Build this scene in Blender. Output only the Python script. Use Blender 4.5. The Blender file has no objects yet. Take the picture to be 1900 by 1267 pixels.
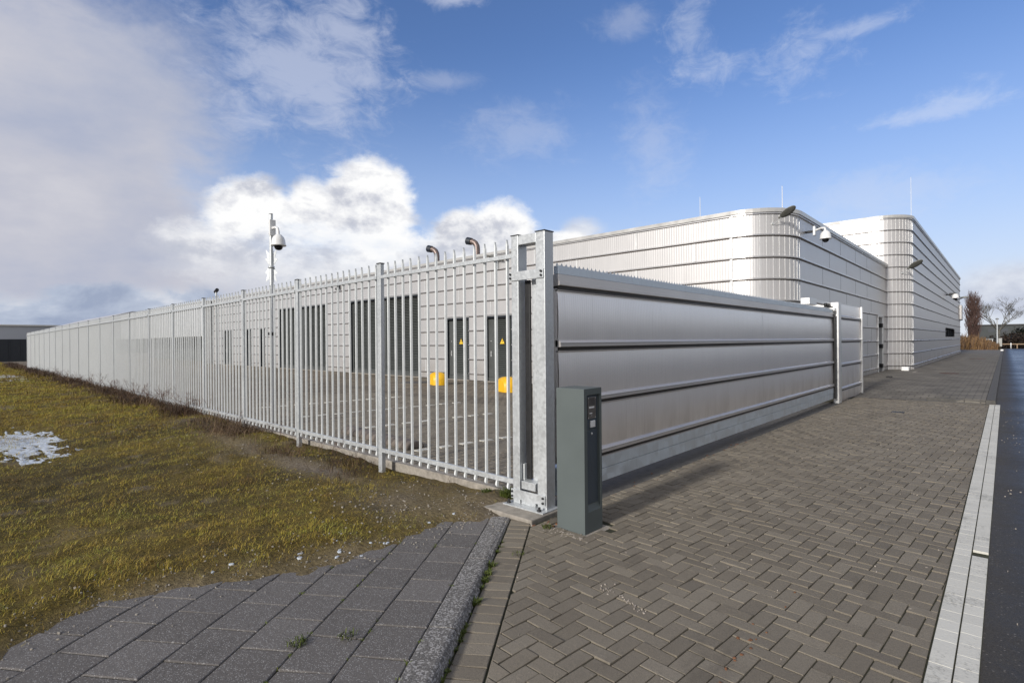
import bpy, bmesh, math, random
import numpy as np
from mathutils import Vector, Matrix
from math import sin, cos, pi, radians, sqrt, atan2, atan, asin

S = bpy.context.scene
COL = S.collection
random.seed(7); RNG = np.random.default_rng(11)

# ------------------------------------------------------------------ camera
YAW = 42.83
cam = bpy.data.objects.new('camera', bpy.data.cameras.new('camera'))
COL.objects.link(cam)
cam.data.sensor_width = 36; cam.data.lens = 988/1900*36
cam.data.clip_start = .05; cam.data.clip_end = 3000
cam.matrix_world = Matrix.Translation((0, 0, 1.6)) @ Matrix.Rotation(radians(YAW), 4, 'Z') @ Matrix.Rotation(pi/2, 4, 'X') @ Matrix.Rotation(-.0086, 4, 'Z')
S.camera = cam
S.view_settings.view_transform = 'Standard'; S.view_settings.look = 'None'
S.view_settings.exposure = 0.0; S.view_settings.gamma = 1
try: S.cycles.max_bounces = 6; S.cycles.use_denoising = True
except Exception: pass

# ------------------------------------------------------------------ node helpers
class NT:
    def __init__(s, nt): s.nt = nt
    def n(s, typ, ins=None, **kw):
        nd = s.nt.nodes.new(typ)
        for k, v in kw.items(): setattr(nd, k, v)
        for k, v in (ins or {}).items(): s.put(nd.inputs[k], v)
        return nd
    def put(s, sock, v):
        if isinstance(v, bpy.types.NodeSocket): s.nt.links.new(v, sock)
        else:
            if isinstance(v, (tuple, list)) and len(v) == 3 and len(getattr(sock, 'default_value', (0,)*3)) == 4: v = (*v, 1)
            sock.default_value = v
    def m(s, op, a, b=0., c=None, clamp=False):
        nd = s.n('ShaderNodeMath', {0: a, 1: b}, operation=op, use_clamp=clamp)
        if c is not None: s.put(nd.inputs[2], c)
        return nd.outputs[0]
    def mix(s, f, a, b, blend='MIX'):
        nd = s.n('ShaderNodeMix', data_type='RGBA', blend_type=blend)
        s.put(nd.inputs[0], f); s.put(nd.inputs[6], a); s.put(nd.inputs[7], b)
        return nd.outputs[2]
    def noise(s, vec, scale, detail=4, rough=.55, dim='3D', dist=0.):
        nd = s.n('ShaderNodeTexNoise', {'Scale': scale, 'Detail': detail, 'Roughness': rough, 'Distortion': dist}, noise_dimensions=dim)
        if vec is not None: s.put(nd.inputs['Vector'], vec)
        return nd
    def ramp(s, f, stops, interp='LINEAR'):
        nd = s.n('ShaderNodeValToRGB', {0: f}); cr = nd.color_ramp; cr.interpolation = interp
        while len(cr.elements) < len(stops): cr.elements.new(.5)
        for e, (p, c) in zip(cr.elements, stops):
            e.position = p; e.color = (*c, 1) if isinstance(c, tuple) else (c, c, c, 1)
        return nd.outputs[0]
    def rng(s, v, a, b, c=0., d=1., smooth=True):
        nd = s.n('ShaderNodeMapRange', {0: v, 1: a, 2: b, 3: c, 4: d}, interpolation_type='SMOOTHSTEP' if smooth else 'LINEAR')
        return nd.outputs[0]
    def vscale(s, v, sc, off=(0, 0, 0)):
        nd = s.n('ShaderNodeMapping', {0: v, 'Scale': sc, 'Location': off}); return nd.outputs[0]

# ------------------------------------------------------------------ world: Nishita sky with a cloud layer mixed in by direction
SUN_EL, SUN_AZ = 21.0, 0.3
W = bpy.data.worlds.new('World'); S.world = W; W.use_nodes = True
W.node_tree.nodes.clear(); w = NT(W.node_tree)
def azel(px, py):
    dx = (px-950)/988; a = atan(dx)
    return YAW_N + math.degrees(a), math.degrees(atan((633-py)/988*cos(a)))
YAW_N = -YAW
geo = w.n('ShaderNodeTexCoord').outputs['Generated']
sep = w.n('ShaderNodeSeparateXYZ', {0: geo})
DX, DY, DZ = sep.outputs
az = w.m('MULTIPLY', w.m('ARCTAN2', DX, DY), 57.29578)
el = w.m('MULTIPLY', w.m('ARCSINE', DZ), 57.29578)
sky = w.n('ShaderNodeTexSky', sky_type='NISHITA', sun_disc=False, sun_elevation=radians(SUN_EL), sun_rotation=radians(180+SUN_AZ), air_density=1.0, dust_density=.3, ozone_density=2.5)
hs = w.n('ShaderNodeHueSaturation', {'Saturation': 1.12, 'Value': .145, 'Color': sky.outputs[0]}).outputs[0]
hs = w.mix(1., hs, (1.02, .93, 1.08), 'MULTIPLY')
# cloud noises
wv = w.vscale(geo, (1, 1, 1.7))
nA = w.noise(wv, 3.2, 7, .55).outputs[0]
nB = w.noise(wv, 9, 8, .6, dist=.2).outputs[0]
nC = w.noise(w.vscale(geo, (1, 1, 2.6), (3.1, 1.2, .4)), 5.5, 7, .6).outputs[0]
nBs = w.noise(w.vscale(geo, (1, 1, 1.7), (-.015, -.02, .06)), 9, 8, .6, dist=.2).outputs[0]
def ell(px, py, rx, ry):
    a, e = azel(px, py); dx = (px-950)/988; k = cos(atan(dx))
    ra = rx/988*57.3*k*k; re = ry/988*57.3*k
    u = w.m('DIVIDE', w.m('SUBTRACT', az, a), ra); v = w.m('DIVIDE', w.m('SUBTRACT', el, e), re)
    return w.m('SQRT', w.m('ADD', w.m('MULTIPLY', u, u), w.m('MULTIPLY', v, v)))
def blob(ds, n, amp, lo, hi):
    d = ds[0]
    for q in ds[1:]: d = w.m('SMOOTH_MIN', d, q, .25)
    f = w.m('ADD', d, w.m('MULTIPLY', w.m('SUBTRACT', n, .5), amp))
    return w.rng(f, lo, hi, 1., 0.)
nF = w.noise(w.vscale(geo, (1.5, 1, 2.2), (.7, .3, .9)), 16, 9, .68, dist=.5).outputs[0]
nCF = w.m('ADD', w.m('MULTIPLY', nC, .45), w.m('MULTIPLY', nF, .55))
nAB = w.m('ADD', w.m('MULTIPLY', nA, .6), w.m('MULTIPLY', nB, .4))
# grey stratus bank on the left
veil = blob([ell(20, 300, 520, 400), ell(450, 545, 560, 95)], nAB, 1.9, .55, 1.22)
thin = w.m('MULTIPLY', blob([ell(560, 130, 150, 110), ell(640, 50, 90, 40), ell(850, -5, 50, 12)], nCF, 5.2, .1, 1.6), .62)
# bright cumulus
nD = w.noise(wv, 26, 8, .66, dist=.3).outputs[0]
nCum = w.m('ADD', w.m('MULTIPLY', nA, .2), w.m('ADD', w.m('MULTIPLY', nB, .5), w.m('MULTIPLY', nD, .3)))
cum = blob([ell(470, 400, 88, 78), ell(585, 410, 70, 72), ell(690, 382, 92, 80), ell(860, 430, 60, 45), ell(930, 430, 78, 58), ell(1045, 455, 70, 30), ell(640, 480, 330, 70)], nCum, 1.75, .74, 1.16)
cum = w.m('MULTIPLY', cum, w.rng(w.m('ADD', el, w.m('MULTIPLY', w.m('SUBTRACT', nC, .5), 16.)), 3.5, 11.5, .0, 1.))
soft = w.m('MULTIPLY', blob([ell(930, 500, 270, 75), ell(1080, 430, 45, 26), ell(700, 520, 300, 60)], nCum, 2.4, .35, 1.25), .85)
low = w.m('MULTIPLY', blob([ell(100, 580, 300, 42), ell(300, 560, 200, 36), ell(140, 540, 60, 20), ell(-200, 560, 300, 60)], nB, 2.6, .6, 1.3), .8)
right = w.m('MULTIPLY', blob([ell(1900, 545, 150, 60), ell(2200, 540, 300, 90)], nAB, 1.6, .5, 1.2), .85)
wisp = w.m('MULTIPLY', blob([ell(1290, 70, 34, 60), ell(1470, 115, 62, 30), ell(1580, 60, 80, 10), ell(1790, 190, 52, 18), ell(1740, 215, 110, 10), ell(1330, 130, 50, 18)], nCF, 9., -.6, 1.9), .34)
wisp2 = w.m('MULTIPLY', blob([ell(1620, 370, 150, 38), ell(970, 250, 90, 45), ell(1215, 260, 60, 70), ell(830, 150, 60, 14), ell(1170, 40, 50, 20)], nCF, 4.5, .0, 1.6), .24)
# colours (linear)
vtex = w.ramp(w.m('ADD', w.m('MULTIPLY', nA, .7), w.m('MULTIPLY', nC, .3)), [(.36, (.43, .47, .60)), (.52, (.55, .56, .64)), (.68, (.70, .69, .73))])
lit = w.m('ADD', .70, w.m('ADD', w.m('MULTIPLY', w.m('SUBTRACT', nB, nBs), 2.6), w.m('MULTIPLY', w.m('SUBTRACT', nD, .5), .55)), clamp=True)
lit = w.m('MULTIPLY', lit, w.rng(w.m('ADD', el, w.m('MULTIPLY', w.m('SUBTRACT', nA, .5), 14.)), 3., 13., .50, 1.2))
cumc = w.ramp(lit, [(.1, (.52, .55, .64)), (.40, (.62, .64, .71)), (.66, (.80, .81, .85)), (1., (1.0, 1.0, 1.0))])
haze = w.m('MULTIPLY', w.rng(el, -1., 30., .93, 0.), w.rng(az, 5., 40., 1., .35))
c = w.mix(haze, hs, w.ramp(w.m('DIVIDE', el, 40.), [(0., (.70, .76, .86)), (.35, (.46, .59, .84)), (1., (.2, .34, .70))]))
c = w.mix(wisp2, c, (.74, .76, .84))
c = w.mix(wisp, c, (.78, .82, .92))
c = w.mix(thin, c, (.58, .63, .78))
c = w.mix(veil, c, vtex)
c = w.mix(right, c, w.ramp(nB, [(.4, (.50, .54, .66)), (.6, (.76, .79, .86))]))
c = w.mix(soft, c, w.ramp(nD, [(.3, (.60, .64, .74)), (.7, (.84, .86, .90))]))
c = w.mix(cum, c, cumc)
c = w.mix(low, c, w.ramp(nB, [(.36, (.30, .37, .52)), (.52, (.48, .55, .68)), (.66, (.84, .85, .88))]))
# unseen broken neutral cloud, added behind and beside the viewer to tone the ambient light
away = w.m('MAXIMUM', w.rng(az, -100., -118.), w.rng(az, 12., 40.))
rest = w.m('MULTIPLY', away, w.rng(nAB, .36, .56, .5, .95))
rc = w.ramp(nA, [(.3, (.40, .385, .375)), (.7, (.66, .63, .60))])
rc = w.mix(w.rng(az, 10., 30.), rc, w.ramp(nA, [(.3, (.46, .455, .46)), (.7, (.76, .74, .72))]))
c = w.mix(rest, c, rc)
bg = w.n('ShaderNodeBackground', {'Color': c, 'Strength': 1.0})
out = w.n('ShaderNodeOutputWorld', {0: bg.outputs[0]})
# the cloud colours above are display values; the Nishita part is already scaled by 0.125 (hue/saturation value)

sun = bpy.data.objects.new('sun', bpy.data.lights.new('sun', 'SUN')); COL.objects.link(sun)
sun.data.energy = 3.7; sun.data.angle = radians(5.0); sun.data.color = (1, .96, .905)
dv = Vector((sin(radians(SUN_AZ))*cos(radians(SUN_EL)), cos(radians(SUN_AZ))*cos(radians(SUN_EL)), -sin(radians(SUN_EL))))
sun.rotation_euler = dv.to_track_quat('-Z', 'Y').to_euler()

# ------------------------------------------------------------------ object helpers
def tag(o, label=None, cat=None, group=None, kind=None):
    if label: o['label'] = label
    if cat: o['category'] = cat
    if group: o['group'] = group
    if kind: o['kind'] = kind
    return o
def thing(name, label, cat, loc=(0, 0, 0), rz=0., group=None):
    o = bpy.data.objects.new(name, None); COL.objects.link(o); o.empty_display_size = .2
    o.location = loc; o.rotation_euler = (0, 0, rz)
    return tag(o, label, cat, group)
def copy_tree(o, parent=None):
    c = o.copy(); COL.objects.link(c); c.parent = parent
    for ch in list(o.children): copy_tree(ch, c)
    return c

class MB:
    """collects geometry, links it as one mesh object"""
    def __init__(s): s.v = []; s.f = []; s.uv = {}; s.sm = set()
    def add(s, vs, fs, smooth=False, uvs=None):
        b = len(s.v); s.v += [tuple(map(float, v)) for v in vs]
        for k, f in enumerate(fs):
            if smooth: s.sm.add(len(s.f))
            if uvs: s.uv[len(s.f)] = uvs[k]
            s.f.append(tuple(b+i for i in f))
        return s
    def box(s, x0, x1, y0, y1, z0, z1):
        return s.add([(x0,y0,z0),(x1,y0,z0),(x1,y1,z0),(x0,y1,z0),(x0,y0,z1),(x1,y0,z1),(x1,y1,z1),(x0,y1,z1)],
            [(0,3,2,1),(4,5,6,7),(0,1,5,4),(1,2,6,5),(2,3,7,6),(3,0,4,7)])
    def prism(s, poly, a, b, axis='z'):
        """extrude the 2-D polygon (ccw) along an axis from a to b"""
        n = len(poly)
        def P(p, t):
            return {'z': (p[0], p[1], t), 'y': (p[0], t, p[1]), 'x': (t, p[0], p[1])}[axis]
        vs = [P(p, a) for p in poly]+[P(p, b) for p in poly]
        return s.add(vs, [tuple(range(n))[::-1], tuple(range(n, 2*n))]+[(i, (i+1) % n, n+(i+1) % n, n+i) for i in range(n)])
    def tube(s, pts, r, seg=8, cap=True, smooth=True):
        pts = [Vector(p) for p in pts]; rs = r if isinstance(r, (list, tuple)) else [r]*len(pts)
        rings = []
        up = Vector((0, 0, 1)); d0 = (pts[1]-pts[0]).normalized()
        if abs(d0.z) > .9: up = Vector((1, 0, 0))
        for i, p in enumerate(pts):
            d = (pts[min(i+1, len(pts)-1)]-pts[max(i-1, 0)]).normalized()
            a = d.cross(up).normalized(); b = a.cross(d).normalized(); up = b
            rings.append([p+(a*cos(2*pi*k/seg)+b*sin(2*pi*k/seg))*rs[i] for k in range(seg)])
        vs = [q for rg in rings for q in rg]; fs = []
        for i in range(len(pts)-1):
            for k in range(seg):
                k2 = (k+1) % seg; fs.append((i*seg+k, i*seg+k2, (i+1)*seg+k2, (i+1)*seg+k))
        s.add(vs, fs, smooth)
        if cap:
            s.add(rings[0], [tuple(range(seg))[::-1]]); s.add(rings[-1], [tuple(range(seg))])
        return s
    def lathe(s, prof, c=(0, 0, 0), seg=20, smooth=True, sc=(1, 1)):
        vs = []; fs = []; n = len(prof)
        for k in range(seg):
            a = 2*pi*k/seg
            vs += [(c[0]+r*cos(a)*sc[0], c[1]+r*sin(a)*sc[1], c[2]+z) for r, z in prof]
        for k in range(seg):
            k2 = (k+1) % seg
            for i in range(n-1): fs.append((k*n+i, k2*n+i, k2*n+i+1, k*n+i+1))
        return s.add(vs, fs, smooth)
    def xf(s, M, start=0):
        for i in range(start, len(s.v)): s.v[i] = tuple(M @ Vector(s.v[i]))
        return s
    def build(s, name, mat, parent=None, bevel=0., seg=2, loc=None):
        me = bpy.data.meshes.new(name); me.from_pydata(s.v, [], s.f)
        if s.uv:
            ul = me.uv_layers.new(name='UVMap')
            for p in me.polygons:
                u = s.uv.get(p.index)
                if u:
                    for li, q in zip(p.loop_indices, u): ul.data[li].uv = q
        if s.sm:
            for i in s.sm: me.polygons[i].use_smooth = True
        me.materials.append(mat); me.update()
        o = bpy.data.objects.new(name, me); COL.objects.link(o)
        if parent: o.parent = parent
        if loc: o.location = loc
        if bevel:
            b = o.modifiers.new('bevel', 'BEVEL'); b.width = bevel; b.segments = seg; b.limit_method = 'ANGLE'; b.angle_limit = radians(40)
        return o

def np_mesh(name, V, F, mat, attrs=None, parent=None, smooth=False):
    """V (n,3), F (m,k) same-size faces, attrs {name: per-vertex floats}"""
    me = bpy.data.meshes.new(name); V = np.asarray(V, 'f'); F = np.asarray(F, 'i'); k = F.shape[1]
    me.vertices.add(len(V)); me.vertices.foreach_set('co', V.ravel())
    me.loops.add(F.size); me.loops.foreach_set('vertex_index', F.ravel())
    me.polygons.add(len(F)); me.polygons.foreach_set('loop_start', np.arange(len(F), dtype='i')*k)
    if smooth: me.polygons.foreach_set('use_smooth', np.ones(len(F), bool))
    for a, vals in (attrs or {}).items():
        at = me.attributes.new(a, 'FLOAT', 'POINT'); at.data.foreach_set('value', np.asarray(vals, 'f'))
    me.materials.append(mat); me.update(calc_edges=True); me.validate()
    o = bpy.data.objects.new(name, me); COL.objects.link(o)
    if parent: o.parent = parent
    return o

# numpy value noise
_G = RNG.random((256, 256))
def vn(x, y):
    xi = np.floor(x).astype(int); yi = np.floor(y).astype(int); fx = x-xi; fy = y-yi
    fx = fx*fx*(3-2*fx); fy = fy*fy*(3-2*fy)
    g = lambda a, b: _G[a % 256, b % 256]
    return (g(xi, yi)*(1-fx)+g(xi+1, yi)*fx)*(1-fy)+(g(xi, yi+1)*(1-fx)+g(xi+1, yi+1)*fx)*fy
def fbm(x, y, s=1., o=4):
    t = 0; a = .5; n = 0
    x = np.asarray(x, float)*s; y = np.asarray(y, float)*s
    for i in range(o):
        t = t+a*vn(x+17.3*i, y+5.1*i); n += a; a *= .5; x = x*2.03; y = y*2.03
    return t/n

# ------------------------------------------------------------------ materials
def mat(name):
    m = bpy.data.materials.new(name); m.use_nodes = True; m.node_tree.nodes.clear()
    t = NT(m.node_tree); b = t.n('ShaderNodeBsdfPrincipled'); t.n('ShaderNodeOutputMaterial', {0: b.outputs[0]})
    t.b = b; t.pos = t.n('ShaderNodeNewGeometry').outputs['Position']
    t.obj = t.n('ShaderNodeTexCoord').outputs['Object']
    return m, t
def setp(t, col=None, rough=None, metal=None, spec=None):
    if col is not None: t.put(t.b.inputs['Base Color'], col)
    if rough is not None: t.put(t.b.inputs['Roughness'], rough)
    if metal is not None: t.put(t.b.inputs['Metallic'], metal)
    if spec is not None: t.put(t.b.inputs['Specular IOR Level'], spec)
def bump(t, h, dist=.01, strength=1., normal=None):
    nd = t.n('ShaderNodeBump', {'Height': h, 'Distance': dist, 'Strength': strength})
    if normal: t.put(nd.inputs['Normal'], normal)
    t.put(t.b.inputs['Normal'], nd.outputs[0]); return nd.outputs[0]
def attr(t, name): return t.n('ShaderNodeAttribute', attribute_name=name).outputs['Fac']

def simple(name, col, rough=.5, metal=0., var=.12, scale=8., bmp=0.):
    m, t = mat(name)
    n = t.noise(t.pos, scale, 5, .6).outputs[0]
    k = t.rng(n, .3, .7, 1-var, 1+var, False)
    cc = t.mix(1., col, t.n('ShaderNodeCombineColor', {0: k, 1: k, 2: k}).outputs[0], 'MULTIPLY')
    setp(t, cc, t.rng(n, .3, .7, max(rough-.06, .02), rough+.08, False), metal)
    if bmp: bump(t, t.noise(t.pos, scale*6, 4).outputs[0], bmp)
    return m

def galv(name, base=(.56, .58, .59), metal=.45, rough=.42, sp=48, v=1.):
    m, t = mat(name)
    vor = t.n('ShaderNodeTexVoronoi', {'Vector': t.pos, 'Scale': sp}, feature='F1').outputs['Color']
    vs = t.n('ShaderNodeSeparateColor', {0: vor}).outputs[0]
    v = v*.42
    n = t.noise(t.vscale(t.pos, (1, 1, .35)), 5, 5, .62).outputs[0]
    f = t.m('ADD', t.m('MULTIPLY', vs, .35), t.m('MULTIPLY', n, .65))
    cc = t.ramp(f, [(.2, tuple(x*(1-.30*v) for x in base)), (.5, base), (.75, tuple(min(1, x*(1+.22*v)) for x in base))])
    st = t.rng(t.noise(t.vscale(t.pos, (14, 14, .9)), 1.4, 4, .6).outputs[0], .56, .74, 0, .35*v)
    cc = t.mix(st, cc, tuple(x*.5 for x in base))
    setp(t, cc, t.rng(f, .2, .8, rough-.08, rough+.14), metal)
    return m
M_GALV = galv('galvanised_steel')
M_GALVD = galv('galvanised_beam', (.62, .68, .73), .5, .45, 9)
M_PALE = galv('galvanised_pale', (.66, .68, .68), .2, .42, 40, .4)
M_WHITEAL = simple('pale_aluminium', (.72, .72, .71), .38, .5, .08, 4)

def cladding(name, base, pitch, metal=.6, rough=.4, amp=.006, varf=.14):
    """corrugated sheet: UV in metres (u along the wall, v up)"""
    m, t = mat(name)
    uv = t.n('ShaderNodeTexCoord').outputs['UV']
    su = t.n('ShaderNodeSeparateXYZ', {0: uv})
    u, v = su.outputs[0], su.outputs[1]
    wv_ = t.m('SINE', t.m('MULTIPLY', u, 2*pi/pitch))
    stripe = t.noise(t.n('ShaderNodeCombineXYZ', {0: t.m('MULTIPLY', u, 9.), 1: t.m('FLOOR', t.m('DIVIDE', v, .592))}).outputs[0], 1., 3, .7).outputs[0]
    stain = t.noise(t.n('ShaderNodeCombineXYZ', {0: t.m('MULTIPLY', u, 2.), 1: t.m('MULTIPLY', v, .6)}).outputs[0], 1.5, 5, .6).outputs[0]
    f = t.m('ADD', t.m('MULTIPLY', stripe, .6), t.m('MULTIPLY', stain, .4))
    cc = t.ramp(f, [(.3, tuple(x*(1-varf) for x in base)), (.55, base), (.75, tuple(min(1, x*(1+varf)) for x in base))])
    drip = t.noise(t.n('ShaderNodeCombineXYZ', {0: t.m('MULTIPLY', u, 22.), 1: t.m('MULTIPLY', v, .7)}).outputs[0], 1., 4, .6).outputs[0]
    low_ = t.m('MULTIPLY', t.rng(v, .25, 1.1, 1., .0), t.rng(stain, .35, .65, .0, .35))
    dirt = t.m('ADD', t.m('MULTIPLY', t.rng(drip, .56, .74), .10), low_, clamp=True)
    cc = t.mix(dirt, cc, (.30, .26, .21))
    setp(t, cc, t.rng(stain, .3, .7, rough-.012, rough+.02), metal)
    h = t.m('ADD', t.m('MULTIPLY', wv_, .5), t.m('MULTIPLY', stripe, .25))
    bump(t, h, amp)
    return m
M_CLAD = cladding('ribbed_cladding', (.62, .605, .595), .076, .56, .40, .0012, .03)
M_CLAD2 = cladding('ribbed_cladding_far', (.61, .59, .58), .15, .56, .40, .0018, .03)
M_GATE = cladding('gate_sheet', (.90, .865, .84), .036, .80, .38, .0008, .035)
M_RAIL = simple('aluminium_rail', (.60, .585, .58), .30, .8, .05, 1)
M_RAILG = simple('aluminium_profile', (.58, .555, .54), .34, .5, .03, 1.2)
M_GAPB = simple('shadow_line_brown', (.085, .066, .055), .5, .3, .2, 4)  # brown that paints the shadow line below the cladding rails
M_GAP = simple('shadow_gap_dark', (.03, .024, .020), .5, .3, .2, 4)  # near-black that paints the shade in the gaps under gate profiles
M_DARK = simple('black_rubber', (.012, .012, .013), .55, 0, .3, 20)
M_BOLT = simple('dark_bolt', (.03, .03, .032), .5, .3)
M_CONC = simple('concrete', (.30, .27, .23), .85, 0, .30, 14, .004)
M_CONCD = simple('dark_concrete', (.09, .085, .078), .8, 0, .35, 9, .004)
M_PILLAR = simple('grey_green_paint', (.108, .126, .124), .5, .0, .05, 3)
M_PILLAR.node_tree.nodes['Principled BSDF'].inputs['Specular IOR Level'].default_value = .25
M_PILLARD = simple('slate_paint', (.045, .062, .082), .38, .0, .06, 4)
M_STEELP = simple('brushed_faceplate', (.23, .21, .195), .35, .8, .08, 30)
M_WHITE = simple('white_plastic', (.75, .75, .74), .4, 0, .04, 9)
M_BLACKG = simple('smoked_dome', (.008, .008, .010), .12, 0, .1, 9)
M_LOUV = simple('grey_louvre_paint', (.072, .078, .074), .45, .1, .08, 3)
M_LOUVF = simple('grey_door_frame', (.085, .09, .088), .45, .1, .08, 3)
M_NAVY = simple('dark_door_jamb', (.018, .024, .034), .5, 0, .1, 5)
M_YEL = simple('yellow_paint', (.82, .46, .012), .45, 0, .10, 6)
M_SIGNY = simple('warning_yellow', (.85, .55, .04), .5)
M_PIPE = simple('exhaust_pipe', (.20, .155, .14), .45, .6, .2, 8)
M_ROOFC = simple('coping', (.66, .65, .63), .35, .5, .08, 3)
M_ROOF = simple('roof_membrane', (.16, .16, .16), .8)
M_LAMPG = simple('lamp_housing', (.20, .20, .185), .4, .3, .15, 18)
M_LAMPL = simple('lamp_glass', (.09, .09, .08), .15, .0)

def paver(name, stops, rough=.8, fine=60, sat=0.):
    m, t = mat(name)
    r = attr(t, 'rnd')
    n1 = t.noise(t.pos, 1.1, 5, .62).outputs[0]
    n2 = t.noise(t.pos, fine, 3, .7).outputs[0]
    n3 = t.noise(t.pos, 300, 2, .6).outputs[0]
    n5 = t.noise(t.pos, .45, 6, .7).outputs[0]
    f = t.m('ADD', t.m('MULTIPLY', t.m('ADD', t.m('MULTIPLY', r, .55), .225), .36), t.m('ADD', t.m('MULTIPLY', n1, .22), t.m('ADD', t.m('MULTIPLY', n5, .24), t.m('MULTIPLY', n2, .18))))
    cc = t.ramp(f, stops)
    damp = t.rng(t.noise(t.vscale(t.pos, (1.6, .5, 1)), 1.3, 6, .7).outputs[0], .56, .70, 0, .42)
    cc = t.mix(damp, cc, tuple(x*.45 for x in stops[1][1]))
    sp = t.rng(n3, .35, .68, .72, 1.32, False)
    cc = t.mix(1., cc, t.n('ShaderNodeCombineColor', {0: sp, 1: sp, 2: sp}).outputs[0], 'MULTIPLY')
    setp(t, cc, rough, 0, .35)
    bump(t, t.m('ADD', n2, t.m('MULTIPLY', n3, .6)), .003)
    return m, t
M_BRICK, _ = paver('concrete_paver', [(.30, (.148, .126, .096)), (.5, (.205, .177, .137)), (.70, (.268, .234, .184))])
M_BRICKY, _ = paver('yard_paver', [(.30, (.170, .148, .112)), (.5, (.225, .195, .150)), (.70, (.275, .242, .188))])
M_TILE, tt_ = paver('washed_gravel_tile', [(.28, (.105, .095, .087)), (.5, (.138, .126, .117)), (.72, (.175, .161, .150))], .85, 40)
# light chippings in the washed tile surface
vo = tt_.n('ShaderNodeTexVoronoi', {'Vector': tt_.pos, 'Scale': 165.}, feature='F1')
vs_ = tt_.n('ShaderNodeSeparateColor', {0: vo.outputs['Color']}).outputs[0]
ch = tt_.m('MULTIPLY', tt_.rng(vs_, .66, .84), tt_.rng(vo.outputs['Distance'], .25, .55, 1, 0))
old = tt_.b.inputs['Base Color'].links[0].from_socket
tt_.put(tt_.b.inputs['Base Color'], tt_.mix(ch, old, (.38, .37, .36)))
M_KERBS, tk_ = paver('kerb_concrete', [(.28, (.115, .107, .099)), (.5, (.150, .140, .130)), (.72, (.195, .183, .17))], .85, 30)
vk = tk_.n('ShaderNodeTexVoronoi', {'Vector': tk_.pos, 'Scale': 120.}, feature='F1')
kk = tk_.n('ShaderNodeSeparateColor', {0: vk.outputs['Color']}).outputs[0]
ok_ = tk_.b.inputs['Base Color'].links[0].from_socket
tk_.put(tk_.b.inputs['Base Color'], tk_.mix(tk_.rng(kk, .55, .85), tk_.mix(tk_.rng(kk, .0, .35, .55, 0.), ok_, (.06, .056, .052)), (.36, .345, .33)))

def whitep():
    m, t = mat('white_painted_block')
    n = t.noise(t.pos, 2.2, 8, .75).outputs[0]; n2 = t.noise(t.pos, 70, 3, .6).outputs[0]
    wear = t.rng(t.m('ADD', t.m('MULTIPLY', n, .6), t.m('MULTIPLY', n2, .4)), .50, .66, 0., .75)
    k = t.rng(attr(t, 'rnd'), 0, 1, .93, 1.0)
    c0 = t.mix(1., (.66, .64, .57), t.n('ShaderNodeCombineColor', {0: k, 1: k, 2: k}).outputs[0], 'MULTIPLY')
    setp(t, t.mix(wear, c0, (.24, .23, .20)), .7)
    bump(t, n2, .002); return m
M_WPAINT = whitep()

def soilmat():
    m, t = mat('field_soil')
    n = t.noise(t.pos, 3.0, 6, .65).outputs[0]; n2 = t.noise(t.pos, 26, 5, .7).outputs[0]
    s = attr(t, 'sand'); wt = attr(t, 'moss')
    c1 = t.ramp(t.m('ADD', t.m('MULTIPLY', n, .5), t.m('MULTIPLY', n2, .5)), [(.3, (.035, .026, .012)), (.5, (.070, .054, .021)), (.7, (.12, .092, .040))])
    c2 = t.ramp(n2, [(.3, (.12, .095, .070)), (.5, (.20, .163, .125)), (.72, (.30, .255, .20))])
    cc = t.mix(s, c1, c2)
    cc = t.mix(t.m('MULTIPLY', wt, .6), cc, t.ramp(n2, [(.35, (.11, .080, .018)), (.65, (.23, .165, .034))]))
    st = t.n('ShaderNodeTexVoronoi', {'Vector': t.pos, 'Scale': 55.}, feature='F1')
    sv = t.n('ShaderNodeSeparateColor', {0: st.outputs['Color']}).outputs[0]
    peb = t.m('MULTIPLY', t.rng(sv, .90, .95), t.rng(st.outputs['Distance'], .2, .45, 1, 0))
    cc = t.mix(t.m('MULTIPLY', peb, t.rng(s, 0., .6, .1, .85)), cc, (.42, .40, .36))
    setp(t, cc, .95, 0, .2)
    bump(t, t.m('ADD', n2, t.m('MULTIPLY', peb, .6)), .03)
    return m
M_SOIL = soilmat()

def landmat():
    m, t = mat('far_land')
    n = t.noise(t.pos, .12, 6, .6).outputs[0]; n2 = t.noise(t.pos, 3, 5, .7).outputs[0]
    cc = t.ramp(t.m('ADD', t.m('MULTIPLY', n, .6), t.m('MULTIPLY', n2, .4)), [(.32, (.045, .035, .014)), (.5, (.085, .068, .022)), (.68, (.15, .105, .045))])
    setp(t, cc, .95, 0, .2); bump(t, n2, .05); return m
M_LAND = landmat()

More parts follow.
